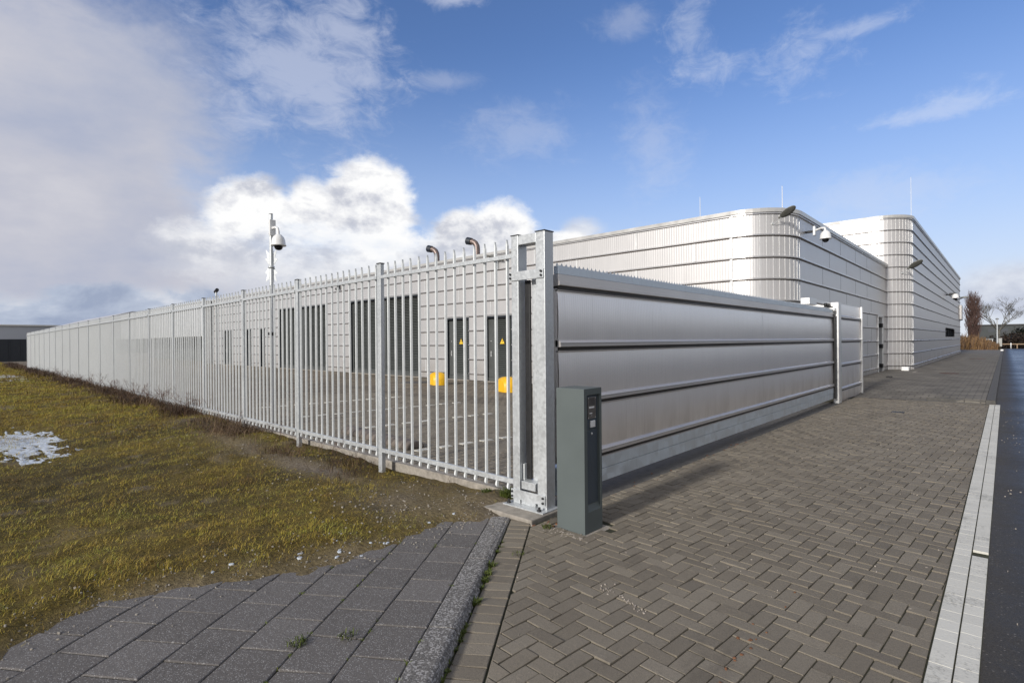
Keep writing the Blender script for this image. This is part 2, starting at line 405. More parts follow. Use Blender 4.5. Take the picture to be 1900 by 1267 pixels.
def asphalt():
    m, t = mat('wet_asphalt')
    n = t.noise(t.pos, .5, 5, .6).outputs[0]; n2 = t.noise(t.pos, 120, 3, .7).outputs[0]; n4 = t.noise(t.pos, 7, 5, .7).outputs[0]
    sx = t.n('ShaderNodeSeparateXYZ', {0: t.pos}).outputs[0]
    edge = t.rng(t.m('ADD', sx, t.m('MULTIPLY', n4, .5)), .10, .75, 1, 0)
    st = t.n('ShaderNodeTexVoronoi', {'Vector': t.pos, 'Scale': 75.}, feature='F1')
    sv = t.n('ShaderNodeSeparateColor', {0: st.outputs['Color']}).outputs[0]
    peb = t.m('MULTIPLY', t.rng(sv, .90, .96), t.rng(st.outputs['Distance'], .2, .5, 1, 0))
    c0 = t.ramp(n2, [(.3, (.010, .011, .015)), (.7, (.030, .033, .042))])
    cc = t.mix(t.m('MULTIPLY', edge, .8), c0, t.ramp(n2, [(.3, (.035, .030, .024)), (.7, (.085, .074, .060))]))
    cc = t.mix(t.m('MULTIPLY', peb, t.rng(edge, 0, 1, .12, .6)), cc, (.26, .24, .21))
    dry = t.rng(n, .42, .62)
    r = t.m('ADD', t.m('MULTIPLY', dry, .12), t.m('ADD', .26, t.m('MULTIPLY', edge, .45)))
    setp(t, cc, r, 0, .55)
    bump(t, t.m('ADD', n2, t.m('MULTIPLY', n4, .2)), .006); return m
M_ROAD = asphalt()

def brickflat(name, c1, c2, mort, w_, h_, off=.5, rot=0., rough=.85):
    m, t = mat(name)
    v = t.n('ShaderNodeMapping', {0: t.pos, 'Rotation': (0, 0, rot)}).outputs[0]
    b = t.n('ShaderNodeTexBrick', {'Vector': v, 'Scale': 1., 'Color1': c1, 'Color2': c2, 'Mortar': mort, 'Mortar Size': .009, 'Brick Width': w_, 'Row Height': h_}, offset=off)
    n = t.noise(t.pos, 1.2, 6, .65).outputs[0]; n2 = t.noise(t.pos, 60, 3).outputs[0]
    k = t.m('ADD', t.rng(n, .3, .7, .68, 1.25), t.m('MULTIPLY', t.m('SUBTRACT', n2, .5), .5))
    cc = t.mix(1., b.outputs[0], t.n('ShaderNodeCombineColor', {0: k, 1: k, 2: k}).outputs[0], 'MULTIPLY')
    setp(t, cc, rough, 0, .35)
    bump(t, t.m('SUBTRACT', t.m('MULTIPLY', n2, .3), b.outputs['Fac']), .004)
    return m
M_YARD = brickflat('yard_brick', (.200, .168, .125), (.245, .207, .157), (.05, .045, .035), .21, .105, .5, .07)
M_PAVE = brickflat('pavement_tile', (.155, .140, .118), (.185, .168, .142), (.06, .055, .048), .3, .3)
M_JOINT = simple('joint_sand', (.050, .045, .026), .95, 0, .5, 14, .003)
M_JOINTD = simple('mossy_joint', (.035, .036, .018), .95, 0, .5, 14, .003)

def bladem(name, stops):
    m, t = mat(name)
    r = attr(t, 'rnd'); n = t.noise(t.pos, 1.3, 4, .6).outputs[0]
    cc = t.ramp(t.m('ADD', t.m('MULTIPLY', r, .62), t.m('MULTIPLY', n, .38)), stops)
    setp(t, cc, .6, 0, .3)
    return m
M_GRASS = bladem('grass_blades', [(.14, (.085, .050, .018)), (.30, (.24, .150, .036)), (.46, (.42, .31, .048)), (.62, (.37, .31, .042)), (.74, (.19, .22, .028)), (.88, (.62, .48, .19))])
M_TUFT = bladem('joint_tufts', [(.2, (.05, .05, .012)), (.5, (.085, .115, .018)), (.8, (.20, .18, .05))])
M_WEED = bladem('dry_weeds', [(.2, (.035, .020, .012)), (.5, (.095, .055, .030)), (.8, (.22, .15, .085))])
M_REED = bladem('dry_reed', [(.2, (.035, .018, .008)), (.5, (.105, .052, .018)), (.8, (.21, .12, .045))])
M_SNOW = simple('old_snow', (.52, .57, .63), .35, 0, .12, 30, .004)
M_TWIG = simple('twig_bark', (.13, .075, .06), .8, 0, .3, 2)
M_BARK = simple('grey_bark', (.13, .12, .10), .85, 0, .3, 2)
M_HEDGE = bladem('dark_hedge', [(.2, (.005, .006, .004)), (.5, (.010, .012, .007)), (.8, (.022, .022, .012))])
M_HEDGEB = bladem('brown_hedge', [(.2, (.010, .007, .006)), (.5, (.022, .014, .010)), (.8, (.045, .027, .018))])

# ================================================================== SETTING: ground
nx_, nt_ = (.819, .574), (.574, -.819)            # kerb frame: n across, t along (towards the viewer)
def NTp(n, t): return (n*nx_[0]+t*nt_[0], n*nx_[1]+t*nt_[1])
def kerb_h(t): return .012+.043*min(1, max(0, (t+4.6)/1.9))
EDGE = [(-30, -3.2), (-3, -3.4), (-1, -3.5), (.19, -3.62), (.67, -3.93), (1.22, -3.86), (1.84, -3.62), (2.5, -3.52), (3.25, -3.42), (3.62, -3.60), (4.2, -3.62)]
ey, ex = np.array([e[0] for e in EDGE]), np.array([e[1] for e in EDGE])

MB().add([(-900, -900, -.35), (900, -900, -.35), (900, 1500, -.35), (-900, 1500, -.35)], [(0, 1, 2, 3)]).build('ground', M_LAND)['kind'] = 'structure'

def field_z(X, Y):
    tl = X*nt_[0]+Y*nt_[1]
    th = .012+.043*np.clip((tl+4.6)/1.9, 0, 1)
    e = np.interp(Y, ey, ex)+(fbm(X, Y, 2.3, 4)-.5)*.30
    base = th*np.clip(1-(-3.5-X)/4, 0, 1)-.02
    base = base+np.clip((Y-3.1)/.8, 0, 1)*np.where(X < -3.5, -.06, 0)*np.clip((-X-3.6)/.6, 0, 1)*np.clip((8-(-X))/3, 0, 1)
    z = base+.012+(fbm(X, Y, 1.1, 4)-.5)*.09+(fbm(X, Y, 6, 4)-.5)*.055*np.clip(1.4-(-X-3)/20, .3, 1)
    z = z+.055*np.clip((e-X)/.3, 0, 1)*np.clip((X+6)/2, 0, 1)-.075*np.clip((X-e)/.35+.05, 0, 1.6)
    # weedy bank along the fence further off
    z = z+.10*np.clip((-X-8)/6, 0, 1)*np.exp(-((Y-3.5-.0058*(-X))/.5)**2)*(.4+fbm(X, Y, .8, 3))
    z = z-.10*np.exp(-((Y-(.95+.0*X))/.9)**2)*np.exp(-((X+13)/4)**2)
    return z
xs = [-3.2]; st = .045
while xs[-1] > -160:
    xs.append(xs[-1]-st); st = max(.045, .011*(-xs[-1]))
ysn = list(np.arange(4.05, -2.0, -.05)); q = ysn[-1]; st = .06
while q > -60: q -= st; st *= 1.10; ysn.append(q)
gx, gy = np.meshgrid(np.array(xs), np.array(ysn), indexing='ij')
gz = field_z(gx, gy)
Vf = np.stack([gx, gy, gz], -1).reshape(-1, 3)
a, b = gx.shape; ii = np.arange(a*b).reshape(a, b)
Ff = np.stack([ii[:-1, :-1], ii[1:, :-1], ii[1:, 1:], ii[:-1, 1:]], -1).reshape(-1, 4)[:, ::-1]
def sandf(X, Y):
    e = np.interp(Y, ey, ex)
    s = np.clip(1.10-(e-X)/.27, 0, 1)*np.clip(.1+fbm(X, Y, 3, 4)*1.6, 0, 1)
    s = np.maximum(s, np.clip(1.3-np.hypot((X+4.15)/1.15, (Y-3.45)/.75), 0, 1)*1.2)
    c = 2.95+.10*np.sin(X)      # trodden sandy streak along the fence
    s = np.maximum(s, np.exp(-((Y-c-.35)/.28)**2)*np.clip((fbm(X, Y, .9, 4)-.36)*4, 0, 1)*np.clip((-X-4)/2, 0, 1)*np.clip((14+X)/4, 0, 1))
    s = np.maximum(s, np.clip((fbm(X+9, Y, 2.6, 4)-.70)*8, 0, .5))
    return np.clip(s, 0, 1)
sand = sandf(gx, gy)
moss = np.clip((fbm(gx+40, gy+9, .7, 4)-.35)*3, 0, 1)
o = np_mesh('field', Vf, Ff, M_SOIL, {'sand': sand.ravel(), 'moss': moss.ravel()}, smooth=True); o['kind'] = 'structure'
# the strip beyond the fence line and everything north of it stays at street level
MB().box(-46.8, -3.0, 4.16, 16.5, -.3, -.006).build('yard', M_YARD)['kind'] = 'structure'
MB().box(-160, -46.8, 4.16, 60, -.34, -.02).build('rear_yard', M_YARD)['kind'] = 'structure'

# ---- bricks with real joints -------------------------------------------------
def clip(poly, pl):
    for (nx, ny, d) in pl:                      # keep nx*x+ny*y <= d
        out = []
        for i in range(len(poly)):
            p, q = poly[i], poly[(i+1) % len(poly)]
            dp, dq = nx*p[0]+ny*p[1]-d, nx*q[0]+ny*q[1]-d
            if dp <= 0: out.append(p)
            if (dp < 0 < dq) or (dq < 0 < dp):
                k = dp/(dp-dq); out.append((p[0]+(q[0]-p[0])*k, p[1]+(q[1]-p[1])*k))
        poly = out
        if len(poly) < 3: return None
    return poly
class Bricks:
    def __init__(s): s.V = []; s.F = []; s.r = []
    def add(s, poly, z, gap=.0036, bev=.003, h=.03, tilt=.0025, rnd=None):
        """poly ccw; shrink by gap, bevelled top"""
        n = len(poly); cx = sum(p[0] for p in poly)/n; cy = sum(p[1] for p in poly)/n
        def inset(dist):
            out = []
            for i in range(n):
                p0, p1, p2 = Vector(poly[i-1]), Vector(poly[i]), Vector(poly[(i+1) % n])
                a_, b_ = (p1-p0), (p2-p1)
                if a_.length < 1e-5 or b_.length < 1e-5: return None
                a_.normalize(); b_.normalize(); na, nb = Vector((-a_.y, a_.x)), Vector((-b_.y, b_.x))
                d = na+nb; k = d.dot(na)
                if k < .2: k = .2
                out.append(p1+d*(dist/k))
            return out
        A, B = inset(gap), inset(gap+bev)
        if A is None or B is None: return
        tx, ty, dz = random.gauss(0, tilt)*8, random.gauss(0, tilt)*8, random.gauss(0, tilt*.45)
        zf = (lambda x, y: z(x, y)) if callable(z) else (lambda x, y: z)
        base = len(s.V); r = random.random() if rnd is None else rnd
        for ring, off in ((A, -h), (A, -bev*.7), (B, 0)):
            for p in ring: s.V.append((p.x, p.y, zf(p.x, p.y)+off+dz+(p.x-cx)*tx+(p.y-cy)*ty)); s.r.append(r)
        for k in range(2):
            for i in range(n):
                j = (i+1) % n; s.F.append((base+k*n+i, base+k*n+j, base+(k+1)*n+j, base+(k+1)*n+i))
        s.F.append(tuple(base+2*n+i for i in range(n)))
    def build(s, name, m, parent=None):
        me = bpy.data.meshes.new(name); me.from_pydata(s.V, [], s.F)
        at = me.attributes.new('rnd', 'FLOAT', 'POINT'); at.data.foreach_set('value', np.array(s.r, 'f'))
        me.materials.append(m); me.update(); o = bpy.data.objects.new(name, me); COL.objects.link(o)
        if parent: o.parent = parent
        return o
def herring(B, x0, x1, y0, y1, planes, z, rot, skip=None, W_=.0985, **kw):
    ca, sa = cos(rot), sin(rot); N_ = int(max(x1-x0, y1-y0)*1.3/W_)+6; ox, oy = (x0+x1)/2, (y0+y1)/2
    for i in range(-N_, N_):
        for j in range(-N_, N_):
            c_ = (i+j) % 4
            if c_ == 0: w_, h_ = 2, 1
            elif c_ == 2: w_, h_ = 1, 2
            else: continue
            X, Y = i*W_, j*W_
            pr = [(X, Y), (X+w_*W_, Y), (X+w_*W_, Y+h_*W_), (X, Y+h_*W_)]
            pw = [(ox+ca*p[0]-sa*p[1], oy+sa*p[0]+ca*p[1]) for p in pr]
            mx, my = sum(p[0] for p in pw)/4, sum(p[1] for p in pw)/4
            if mx < x0-.2 or mx > x1+.2 or my < y0-.2 or my > y1+.2: continue
            if skip and skip(mx, my): continue
            q_ = clip(pw, planes)
            if not q_: continue
            ar = abs(sum(q_[k-1][0]*q_[k][1]-q_[k][0]*q_[k-1][1] for k in range(len(q_))))/2
            if ar < .0012: continue
            B.add(q_, z, **kw)
B = Bricks()
herring(B, -3.05, -.30, -2.2, 17.0, [(-nx_[0], -nx_[1], .482), (1, 0, -.296), (-1, 0, 3.02), (0, 1, 16.98), (0, -1, 2.2)], 0., radians(-4),
        skip=lambda x, y: -2.95 < x < -2.5 and 3.57 < y < 3.97)
B.build('driveway', M_BRICK)['kind'] = 'structure'
MB().box(-3.4, -.1, -2.2, 17.0, -.2, -.011).build('driveway_bed', M_JOINTD)['kind'] = 'structure'
B = Bricks()
herring(B, -15.5, -3.7, 4.17, 9.5, [(1, 0, -3.7), (-1, 0, 15.5), (0, 1, 9.5), (0, -1, -4.17)], 0.002, radians(-8.6), bev=.005)
B.build('yard_paving', M_BRICKY)['kind'] = 'structure'

# soldier course along the kerb
B = Bricks(); t_ = -5.02
while t_ < 3:
    a_ = [NTp(-.676, t_), NTp(-.676, t_+.102), NTp(-.488, t_+.102), NTp(-.488, t_)]
    B.add(clip(a_, [(0, 1, 3.60)]) or a_, 0.0, gap=.0035); t_ += .102
B.build('brick_course', M_BRICK)['kind'] = 'structure'
# kerb stones: sections about a metre long, dropping to street level at the gate
V = []; F = []; R = []
t_ = -4.78
while t_ < 3.2:
    t2 = min(t_+.98, 3.2); r = random.random(); ts = np.linspace(t_+.003, t2-.003, 9)
    prof = [(-.859, -.15), (-.859, -.004), (-.855, 0), (-.730, 0), (-.712, -.006), (-.700, -.022), (-.686, -1.0), (-.684, -1.2)]
    b0 = len(V)
    for tt in ts:
        h = kerb_h(tt)
        for n_, dz in prof:
            z = h+dz if dz > -.9 else (-.002 if dz == -1.0 else -.1)
            if n_ == -.700 and h < .03: z = h-.006
            x, y = NTp(n_, tt); V.append((x, y, z)); R.append(r)
    m_ = len(prof)
    for i in range(8):
        for k in range(m_-1): F.append((b0+i*m_+k, b0+i*m_+k+1, b0+(i+1)*m_+k+1, b0+(i+1)*m_+k))
    F.append(tuple(b0+k for k in range(m_))[::-1]); F.append(tuple(b0+8*m_+k for k in range(m_)))
    t_ += .985
me = bpy.data.meshes.new('kerb'); me.from_pydata(V, [], F); me.attributes.new('rnd', 'FLOAT', 'POINT').data.foreach_set('value', np.array(R, 'f'))
me.materials.append(M_KERBS); o = bpy.data.objects.new('kerb', me); COL.objects.link(o); o['kind'] = 'structure'
# footpath of 30 cm washed-gravel tiles, stretcher bond, following the kerb
B = Bricks(); bed = MB(); row = 0; n0 = -.862
def tilez(x, y):
    tt = x*nt_[0]+y*nt_[1]; return kerb_h(tt)-.002
while n0 > -4.6:
    t_ = -4.9+(.15 if row % 2 else 0)
    while t_ < 3:
        q_ = [NTp(n0-.3, t_), NTp(n0-.3, t_+.3), NTp(n0, t_+.3), NTp(n0, t_)]
        q_ = clip(q_, [(0, 1, 3.52)])
        if q_:
            mx = sum(p[0] for p in q_)/len(q_); my = sum(p[1] for p in q_)/len(q_)
            if mx > np.interp(my, ey, ex)-.62: B.add(q_, tilez, gap=.0036, bev=.005, h=.05, tilt=.0012); bed.add([(p[0], p[1], tilez(*p)-.012) for p in q_], [tuple(range(len(q_)))])
        t_ += .3
    n0 -= .3; row += 1
B.build('footpath', M_TILE)['kind'] = 'structure'
bed.build('footpath_bed', M_JOINTD)['kind'] = 'structure'
# double row of white painted blocks between driveway and road
B = Bricks(); random.seed(5)
y_ = -2.2
while y_ < 16.95:
    for x0_, x1_ in ((-.290, -.196), (-.190, -.102)):
        if x0_ > -.2 and 5.02 < y_ < 5.16: continue
        yo = .03 if x0_ > -.2 else 0
        B.add([(x0_, y_+yo), (x1_, y_+yo), (x1_, y_+.138+yo), (x0_, y_+.138+yo)], .006, gap=.0006, bev=.0014, tilt=.0007)
    y_ += .138
B.build('white_block_line', M_WPAINT)['kind'] = 'structure'
MB().box(-.29, -.10, -2.2, 17, -.2, -.012).build('block_line_bed', M_JOINT)['kind'] = 'structure'

# road: one sheet with a slight camber
V = []; F = []; XS = [-.19, -.0, .3, 1.2, 3.0, 5.5, 8]; YS = [-60, -10, 0, 5, 10, 17, 30, 60, 96]
for y_ in YS:
    for x_ in XS: V.append((x_, y_, -.012+.02*min(1, max(0, x_)/3)))
n_ = len(XS)
for i in range(len(YS)-1):
    for k in range(n_-1): F.append((i*n_+k, i*n_+k+1, (i+1)*n_+k+1, (i+1)*n_+k))
MB().add(V, F).build('road', M_ROAD)['kind'] = 'structure'
MB().box(-12, 60, 96, 103, -.2, .0).build('cross_road', M_ROAD)['kind'] = 'structure'

# raised pavement past the gate, dropping to the driveway at its left
def pz(x, y):
    L = .04+max(0., -.75-x)*1.3
    return .004+.095*min(1, max(0, (y-17.02-max(0, -1.0-x)*.25)/max(L, .04)))
V = []; F = []; XS = list(np.linspace(-4.3, -.36, 22)); YS = [17.0, 17.03, 17.08, 17.15, 17.25, 17.4, 17.6, 17.8, 18, 18.3, 18.7, 19.2, 20, 21, 22, 24, 28, 32, 40, 60, 86]
for y_ in YS:
    for x_ in XS: V.append((x_, y_, pz(x_, y_)))
n_ = len(XS)
for i in range(len(YS)-1):
    for k in range(n_-1): F.append((i*n_+k, i*n_+k+1, (i+1)*n_+k+1, (i+1)*n_+k))
MB().add(V, F, True).build('pavement', M_PAVE)['kind'] = 'structure'
# its kerb: road edge and the rounded return towards the driveway
k_ = MB()
k_.add(*(lambda ys: ([(x, y, z) for y in ys for x, z in ((-.355, -.05), (-.355, pz(-.4, y)+.004), (-.20, pz(-.4, y)+.004), (-.185, pz(-.4, y)-.012), (-.18, -.05))],
    [(i*5+k, i*5+k+1, (i+1)*5+k+1, (i+1)*5+k) for i in range(len(ys)-1) for k in range(4)]))([17.06, 18, 20, 25, 30, 40, 50, 60, 70, 86]))
k_.add([(-.355, 17.06, -.05), (-.18, 17.06, -.05), (-.185, 17.06, .087), (-.2, 17.06, .1), (-.355, 17.06, .1)], [(0, 1, 2, 3, 4)])
k_.prism([(-.36, 16.99), (-.36, 17.1), (-1.2, 17.12), (-1.9, 17.05), (-1.9, 17.0)], -.05, .02)
k_.prism([(-.36, 17.04), (-.36, 17.16), (-1.1, 17.22), (-1.5, 17.2), (-1.1, 17.08)], -.05, .085)
o = k_.build('pavement_kerb', M_CONCD, bevel=.008); o['kind'] = 'structure'
# gravelly strip between the fixed screen and the building
MB().box(-4.25, -3.14, 15.2, 32, -.2, .006).build('gravel_strip', M_JOINT)['kind'] = 'structure'
MB().add([(-3.12, 18.3, .012), (-3.05, 18.3, .012), (-2.9, 30, .108), (-3.0, 30, .108)], [(0, 1, 2, 3)]).build('edge_strip', M_CONC)['kind'] = 'structure'
# concrete threshold under the sliding gate with its sunk rail
g_ = MB().box(-3.40, -3.02, 3.98, 15.4, -.2, -.004)
g_.build('gate_threshold', M_CONCD)['kind'] = 'structure'
MB().box(-3.68, -3.05, 3.52, 3.97, -.1, .034).build('foundation_slab', M_CONC, bevel=.01)['kind'] = 'structure'
MB().box(-160, -3.72, 4.06, 4.16, -.3, .035).build('fence_plinth', M_CONC, bevel=.006)['kind'] = 'structure'
# grassy verges beyond
MB().box(-3.6, -.36, 86, 96, -.2, .05).build('verge', M_LAND)['kind'] = 'structure'
MB().box(-3.3, -.36, 84.5, 86, -.2, .09).build('path', M_CONC)['kind'] = 'structure'

# ---- grass -------------------------------------------------------------------
def blades(N, xr, yr, hmin, hmax, wid, keep, lean=.9, pw=1.):
    """curved two-segment blades; returns V,F,rnd"""
    u = RNG.random(N); X = -(-xr[1])*((xr[0]/xr[1])**(u**pw)); Y = yr[0]+(yr[1]-yr[0])*RNG.random(N)
    k = keep(X, Y); X, Y = X[k], Y[k]; N = len(X)
    Z = field_z(X, Y); th = RNG.random(N)*2*pi; dist = np.hypot(X, Y)
    sc = np.clip(dist/9, 1, 5)
    clump = fbm(X, Y, 3.5, 3)
    h = (hmin+(hmax-hmin)*RNG.random(N)**1.6)*(.35+clump*1.1+1.1*np.clip(fbm(X+31, Y+7, 5.0, 2)-.60, 0, 1)*3)*np.clip(sc, 1, 1.7); w_ = wid*(.6+.8*RNG.random(N))*sc
    ln = (.3+lean*RNG.random(N))*h; dx, dy = np.cos(th), np.sin(th)
    pxx, pyy = -dy*w_/2, dx*w_/2
    z0 = Z-.008
    P0 = np.stack([X-pxx, Y-pyy, z0], -1); P1 = np.stack([X+pxx, Y+pyy, z0], -1)
    P2 = np.stack([X+dx*ln*.4+pxx*.8, Y+dy*ln*.4+pyy*.8, z0+h*.62], -1); P3 = np.stack([X+dx*ln*.4-pxx*.8, Y+dy*ln*.4-pyy*.8, z0+h*.62], -1)
    P4 = np.stack([X+dx*ln*1.3+pxx*.15, Y+dy*ln*1.3+pyy*.15, z0+h*.85], -1); P5 = np.stack([X+dx*ln*1.3-pxx*.15, Y+dy*ln*1.3-pyy*.15, z0+h*.85], -1)
    V = np.stack([P0, P1, P2, P3, P4, P5], 1).reshape(-1, 3)
    b_ = np.arange(N)*6
    F = np.concatenate([np.stack([b_, b_+1, b_+2, b_+3], -1), np.stack([b_+3, b_+2, b_+4, b_+5], -1)])
    r = np.clip(.47+.34*RNG.standard_normal(N)*.5+(fbm(X+3, Y+8, 1.4, 3)-.5)*.9+(fbm(X+13, Y+8, 7, 3)-.5)*.9, 0, 1)
    r = np.where(RNG.random(N) < .04, .95, r)
    return V, F, np.repeat(r, 6)
def keepg(X, Y):
    s = sandf(X, Y); e = np.interp(Y, ey, ex)
    g = fbm(X, Y, 5.5, 3)+.06; ice = np.exp(-(((X+12.8)/3.6)**2+((Y-1.0)/.85)**2)**2)
    p = (1-s)**1.5*np.clip((g-.26)*3.2, .12, 1)*(1-.2*ice)
    return (RNG.random(len(X)) < p) & (X < e-.02+(fbm(X, Y, 6, 2)-.5)*.3) & (Y < 3.95)
V, F, r = blades(520000, (-70, -3.3), (-3.0, 3.95), .014, .042, .0027, keepg)
o = np_mesh('grass', V, F, M_GRASS, {'rnd': r}); o['kind'] = 'stuff'
tag(o, 'short olive winter grass covering the field left of the fence', 'grass')
# dry brown weeds along the foot of the fence and on the bare bank
def keepw(X, Y):
    fy = 3.87+.0058*(-X)
    m_ = np.exp(-((Y-(fy-.28))/.34)**2)*np.clip((-X-5.5)/4, .04, 1)*np.clip((fbm(X, Y, 1.3, 3)-.32)*3.5, 0, 1)
    m_ = np.maximum(m_, .03*(fbm(X, Y, 2, 3) > .6))
    return (RNG.random(len(X)) < m_) & (Y < 4.3)
V, F, r = blades(150000, (-60, -4.2), (1.8, 4.25), .05, .17, .004, keepw, 1.6)
o = np_mesh('dry_weeds', V, F, M_WEED, {'rnd': r}); o['kind'] = 'stuff'
tag(o, 'brown withered weeds on the bare soil at the foot of the palisade fence', 'weeds')
Vs, Fs, Rs = [], [], []
random.seed(77)
def shoot(p, d, L, w_, lv):
    q = p+d*L; b0 = len(Vs); sd = d.cross(Vector((random.random()-.5, random.random()-.5, .1))).normalized()*w_
    sd2 = d.cross(sd).normalized()*w_
    for c_, k in ((p, 1), (q, .6)):
        Vs.extend([tuple(c_+sd*k), tuple(c_-sd*.5*k+sd2*k), tuple(c_-sd*.5*k-sd2*k)])
    Fs.extend([(b0, b0+1, b0+4, b0+3), (b0+1, b0+2, b0+5, b0+4), (b0+2, b0, b0+3, b0+5)]); Rs.extend([random.uniform(.1, .8)]*6)
    if lv:
        for _ in range(random.choice((2, 3))):
            shoot(q, (d+Vector((random.gauss(0, .5), random.gauss(0, .5), random.gauss(.1, .3)))).normalized(), L*random.uniform(.5, .85), w_*.75, lv-1)
for (sx, n) in ((-8.6, 9), (-7.2, 4), (-6.7, 3), (-12.5, 9), (-14, 12), (-15.5, 10), (-17.5, 12), (-20, 12), (-24, 12), (-28, 12), (-33, 10)):
    for _ in range(n):
        x = sx+random.gauss(0, .45 if sx > -12 else 1.1); y = 3.87+.0058*(-x)-abs(random.gauss(.12, .16)); z = float(field_z(np.array(x), np.array(y)))-.01
        shoot(Vector((x, y, z)), Vector((random.gauss(0, .25), random.gauss(0, .25), 1)).normalized(), random.uniform(.07, .16)*(1 if sx > -12 else 1.5), .0022*(1 if sx > -12 else 1.8), 3)
o = np_mesh('withered_shoots', Vs, Fs, bladem('reddish_shoots', [(.2, (.05, .018, .012)), (.5, (.12, .05, .032)), (.8, (.20, .12, .07))]), {'rnd': Rs}); o['kind'] = 'stuff'
tag(o, 'thin reddish withered shoots growing up against the palisade fence', 'weeds')
# moss and grass tufts in the paving joints along the kerb foot
def tufts(spots, name, label):
    Vs, Fs, Rs = [], [], []; base = 0
    for (x, y, z, n, rad, h) in spots:
        for k in range(n):
            a = random.random()*2*pi; d = rad*sqrt(random.random()); X, Y = x+d*cos(a), y+d*sin(a)
            th = random.random()*2*pi; hh = h*(.4+.8*random.random()); w_ = .0025; l_ = hh*random.uniform(.2, 1.1)
            dx, dy = cos(th), sin(th); px_, py_ = -dy*w_, dx*w_
            Vs += [(X-px_, Y-py_, z), (X+px_, Y+py_, z), (X+dx*l_*.5+px_, Y+dy*l_*.5+py_, z+hh*.7), (X+dx*l_*.5-px_, Y+dy*l_*.5-py_, z+hh*.7),
                   (X+dx*l_*1.3+px_*.2, Y+dy*l_*1.3+py_*.2, z+hh*.9), (X+dx*l_*1.3-px_*.2, Y+dy*l_*1.3-py_*.2, z+hh*.9)]
            Fs += [(base, base+1, base+2, base+3), (base+3, base+2, base+4, base+5)]; base += 6; Rs += [random.uniform(.3, .62)]*6
    o = np_mesh(name, Vs, Fs, M_TUFT, {'rnd': Rs}); o['kind'] = 'stuff'; tag(o, label, 'grass tufts')
sp = []
for k in range(30):
    t = random.uniform(-4.3, -2.2); x, y = NTp(-.682+random.uniform(-.008, .012), t); sp.append((x, y, -.005, random.randint(8, 40), .016, .020))
for t in (-3.75, -3.6, -3.5, -3.2): x, y = NTp(-.676, t); sp.append((x, y, -.005, 110, .03, .030))
for k in range(40):
    t = random.uniform(-4.2, -1.5); n = -.862-.3*random.choice([0, 1, 2, 3]); x, y = NTp(n+random.uniform(-.004, .004), t); sp.append((x, y, kerb_h(t)-.01, random.randint(6, 22), .014, .014))
for x, y, n in ((-2.68, 1.25, 60), (-2.55, 1.45, 30), (-2.9, 3.55, 60), (-3.7, 3.93, 420), (-4.0, 3.9, 160), (-2.7, 2.95, 25)):
    sp.append((x, y, .03 if x < -3.5 else kerb_h(0)-.0 if y < 1.6 else 0, n, .05 if n < 200 else .10, .03 if n < 200 else .09))
tufts(sp, 'joint_grass', 'small green tufts growing in the kerb and paving joints')

# snow remnants: crumbly flat flakes
def flakes(spots, name, label, m, cat, kind='stuff'):
    Vs, Fs = [], []
    for (x, y, z, s, th) in spots:
        n = random.randint(6, 9); b0 = len(Vs); a0 = random.random()*6; el_ = random.uniform(.5, 1)
        rr = [s*random.uniform(.55, 1.1) for _ in range(n)]
        rot = random.random()*3
        def P(r, k, zz):
            a = a0+2*pi*k/n; u, v = r*cos(a), r*sin(a)*el_
            return (x+u*cos(rot)-v*sin(rot), y+u*sin(rot)+v*cos(rot), zz)
        Vs += [P(rr[k], k, z-.01) for k in range(n)]+[P(rr[k]*.88, k, z+th*random.uniform(.6, 1)) for k in range(n)]+[(x, y, z+th*1.1)]
        for k in range(n):
            j = (k+1) % n; Fs.append((b0+k, b0+j, b0+n+j, b0+n+k)); Fs.append((b0+n+k, b0+n+j, b0+2*n))
    mb = MB(); mb.add(Vs, Fs, False); o = mb.build(name, m); o['kind'] = kind; tag(o, label, cat); return o
random.seed(21); fl = []
def ice_sheet(cx_, cy_, rx_, ry_, step, lift):
    n1, n2 = int(rx_*2.6/step), int(ry_*2.6/(step*.6)); X, Y = np.meshgrid(np.linspace(cx_-rx_*1.3, cx_+rx_*1.3, n1), np.linspace(cy_-ry_*1.3, cy_+ry_*1.3, n2), indexing='ij')
    rr = ((X-cx_)/rx_)**2+((Y-cy_)/ry_)**2
    fz = field_z(X, Y); ins = rr < 1.0; lvl = np.percentile(fz[ins], lift)
    Z = lvl-.030*np.clip(rr-.45, 0, 3)+(fbm(X*.5, Y*2.4, 6., 4)-.5)*.075+(fbm(X*.7, Y*2.6, 17, 4)-.5)*.050
    Z = np.minimum(Z, fz+.009)
    ii = np.arange(n1*n2).reshape(n1, n2)
    return np.stack([X, Y, Z], -1).reshape(-1, 3), np.stack([ii[:-1, :-1], ii[1:, :-1], ii[1:, 1:], ii[:-1, 1:]], -1).reshape(-1, 4)
Va, Fa = ice_sheet(-12.9, .98, 4.0, .85, .035, 24); Vb, Fb = ice_sheet(-37, 2.3, 4.5, .75, .08, 62)
o = np_mesh('snow_patch', np.concatenate([Va, Vb]), np.concatenate([Fa, Fb+len(Va)]), M_SNOW, smooth=True); o['kind'] = 'stuff'
tag(o, 'large broken patch of old snow melting between the grass at the far left', 'snow')
for k in range(16):
    y = random.uniform(.9, 3.2); x = float(np.interp(y, ey, ex))-abs(random.gauss(.05, .22))
    if random.random() < .5: y, x = random.uniform(1.9, 2.9), -3.62-random.gauss(.0, .09)
    fl.append((x, y, float(field_z(np.array(x), np.array(y)))+.006, random.uniform(.005, .024), random.uniform(.001, .003)))
flakes(fl, 'snow_remnants', 'small crumbs of melting snow along the grass edge by the footpath', M_SNOW, 'snow')
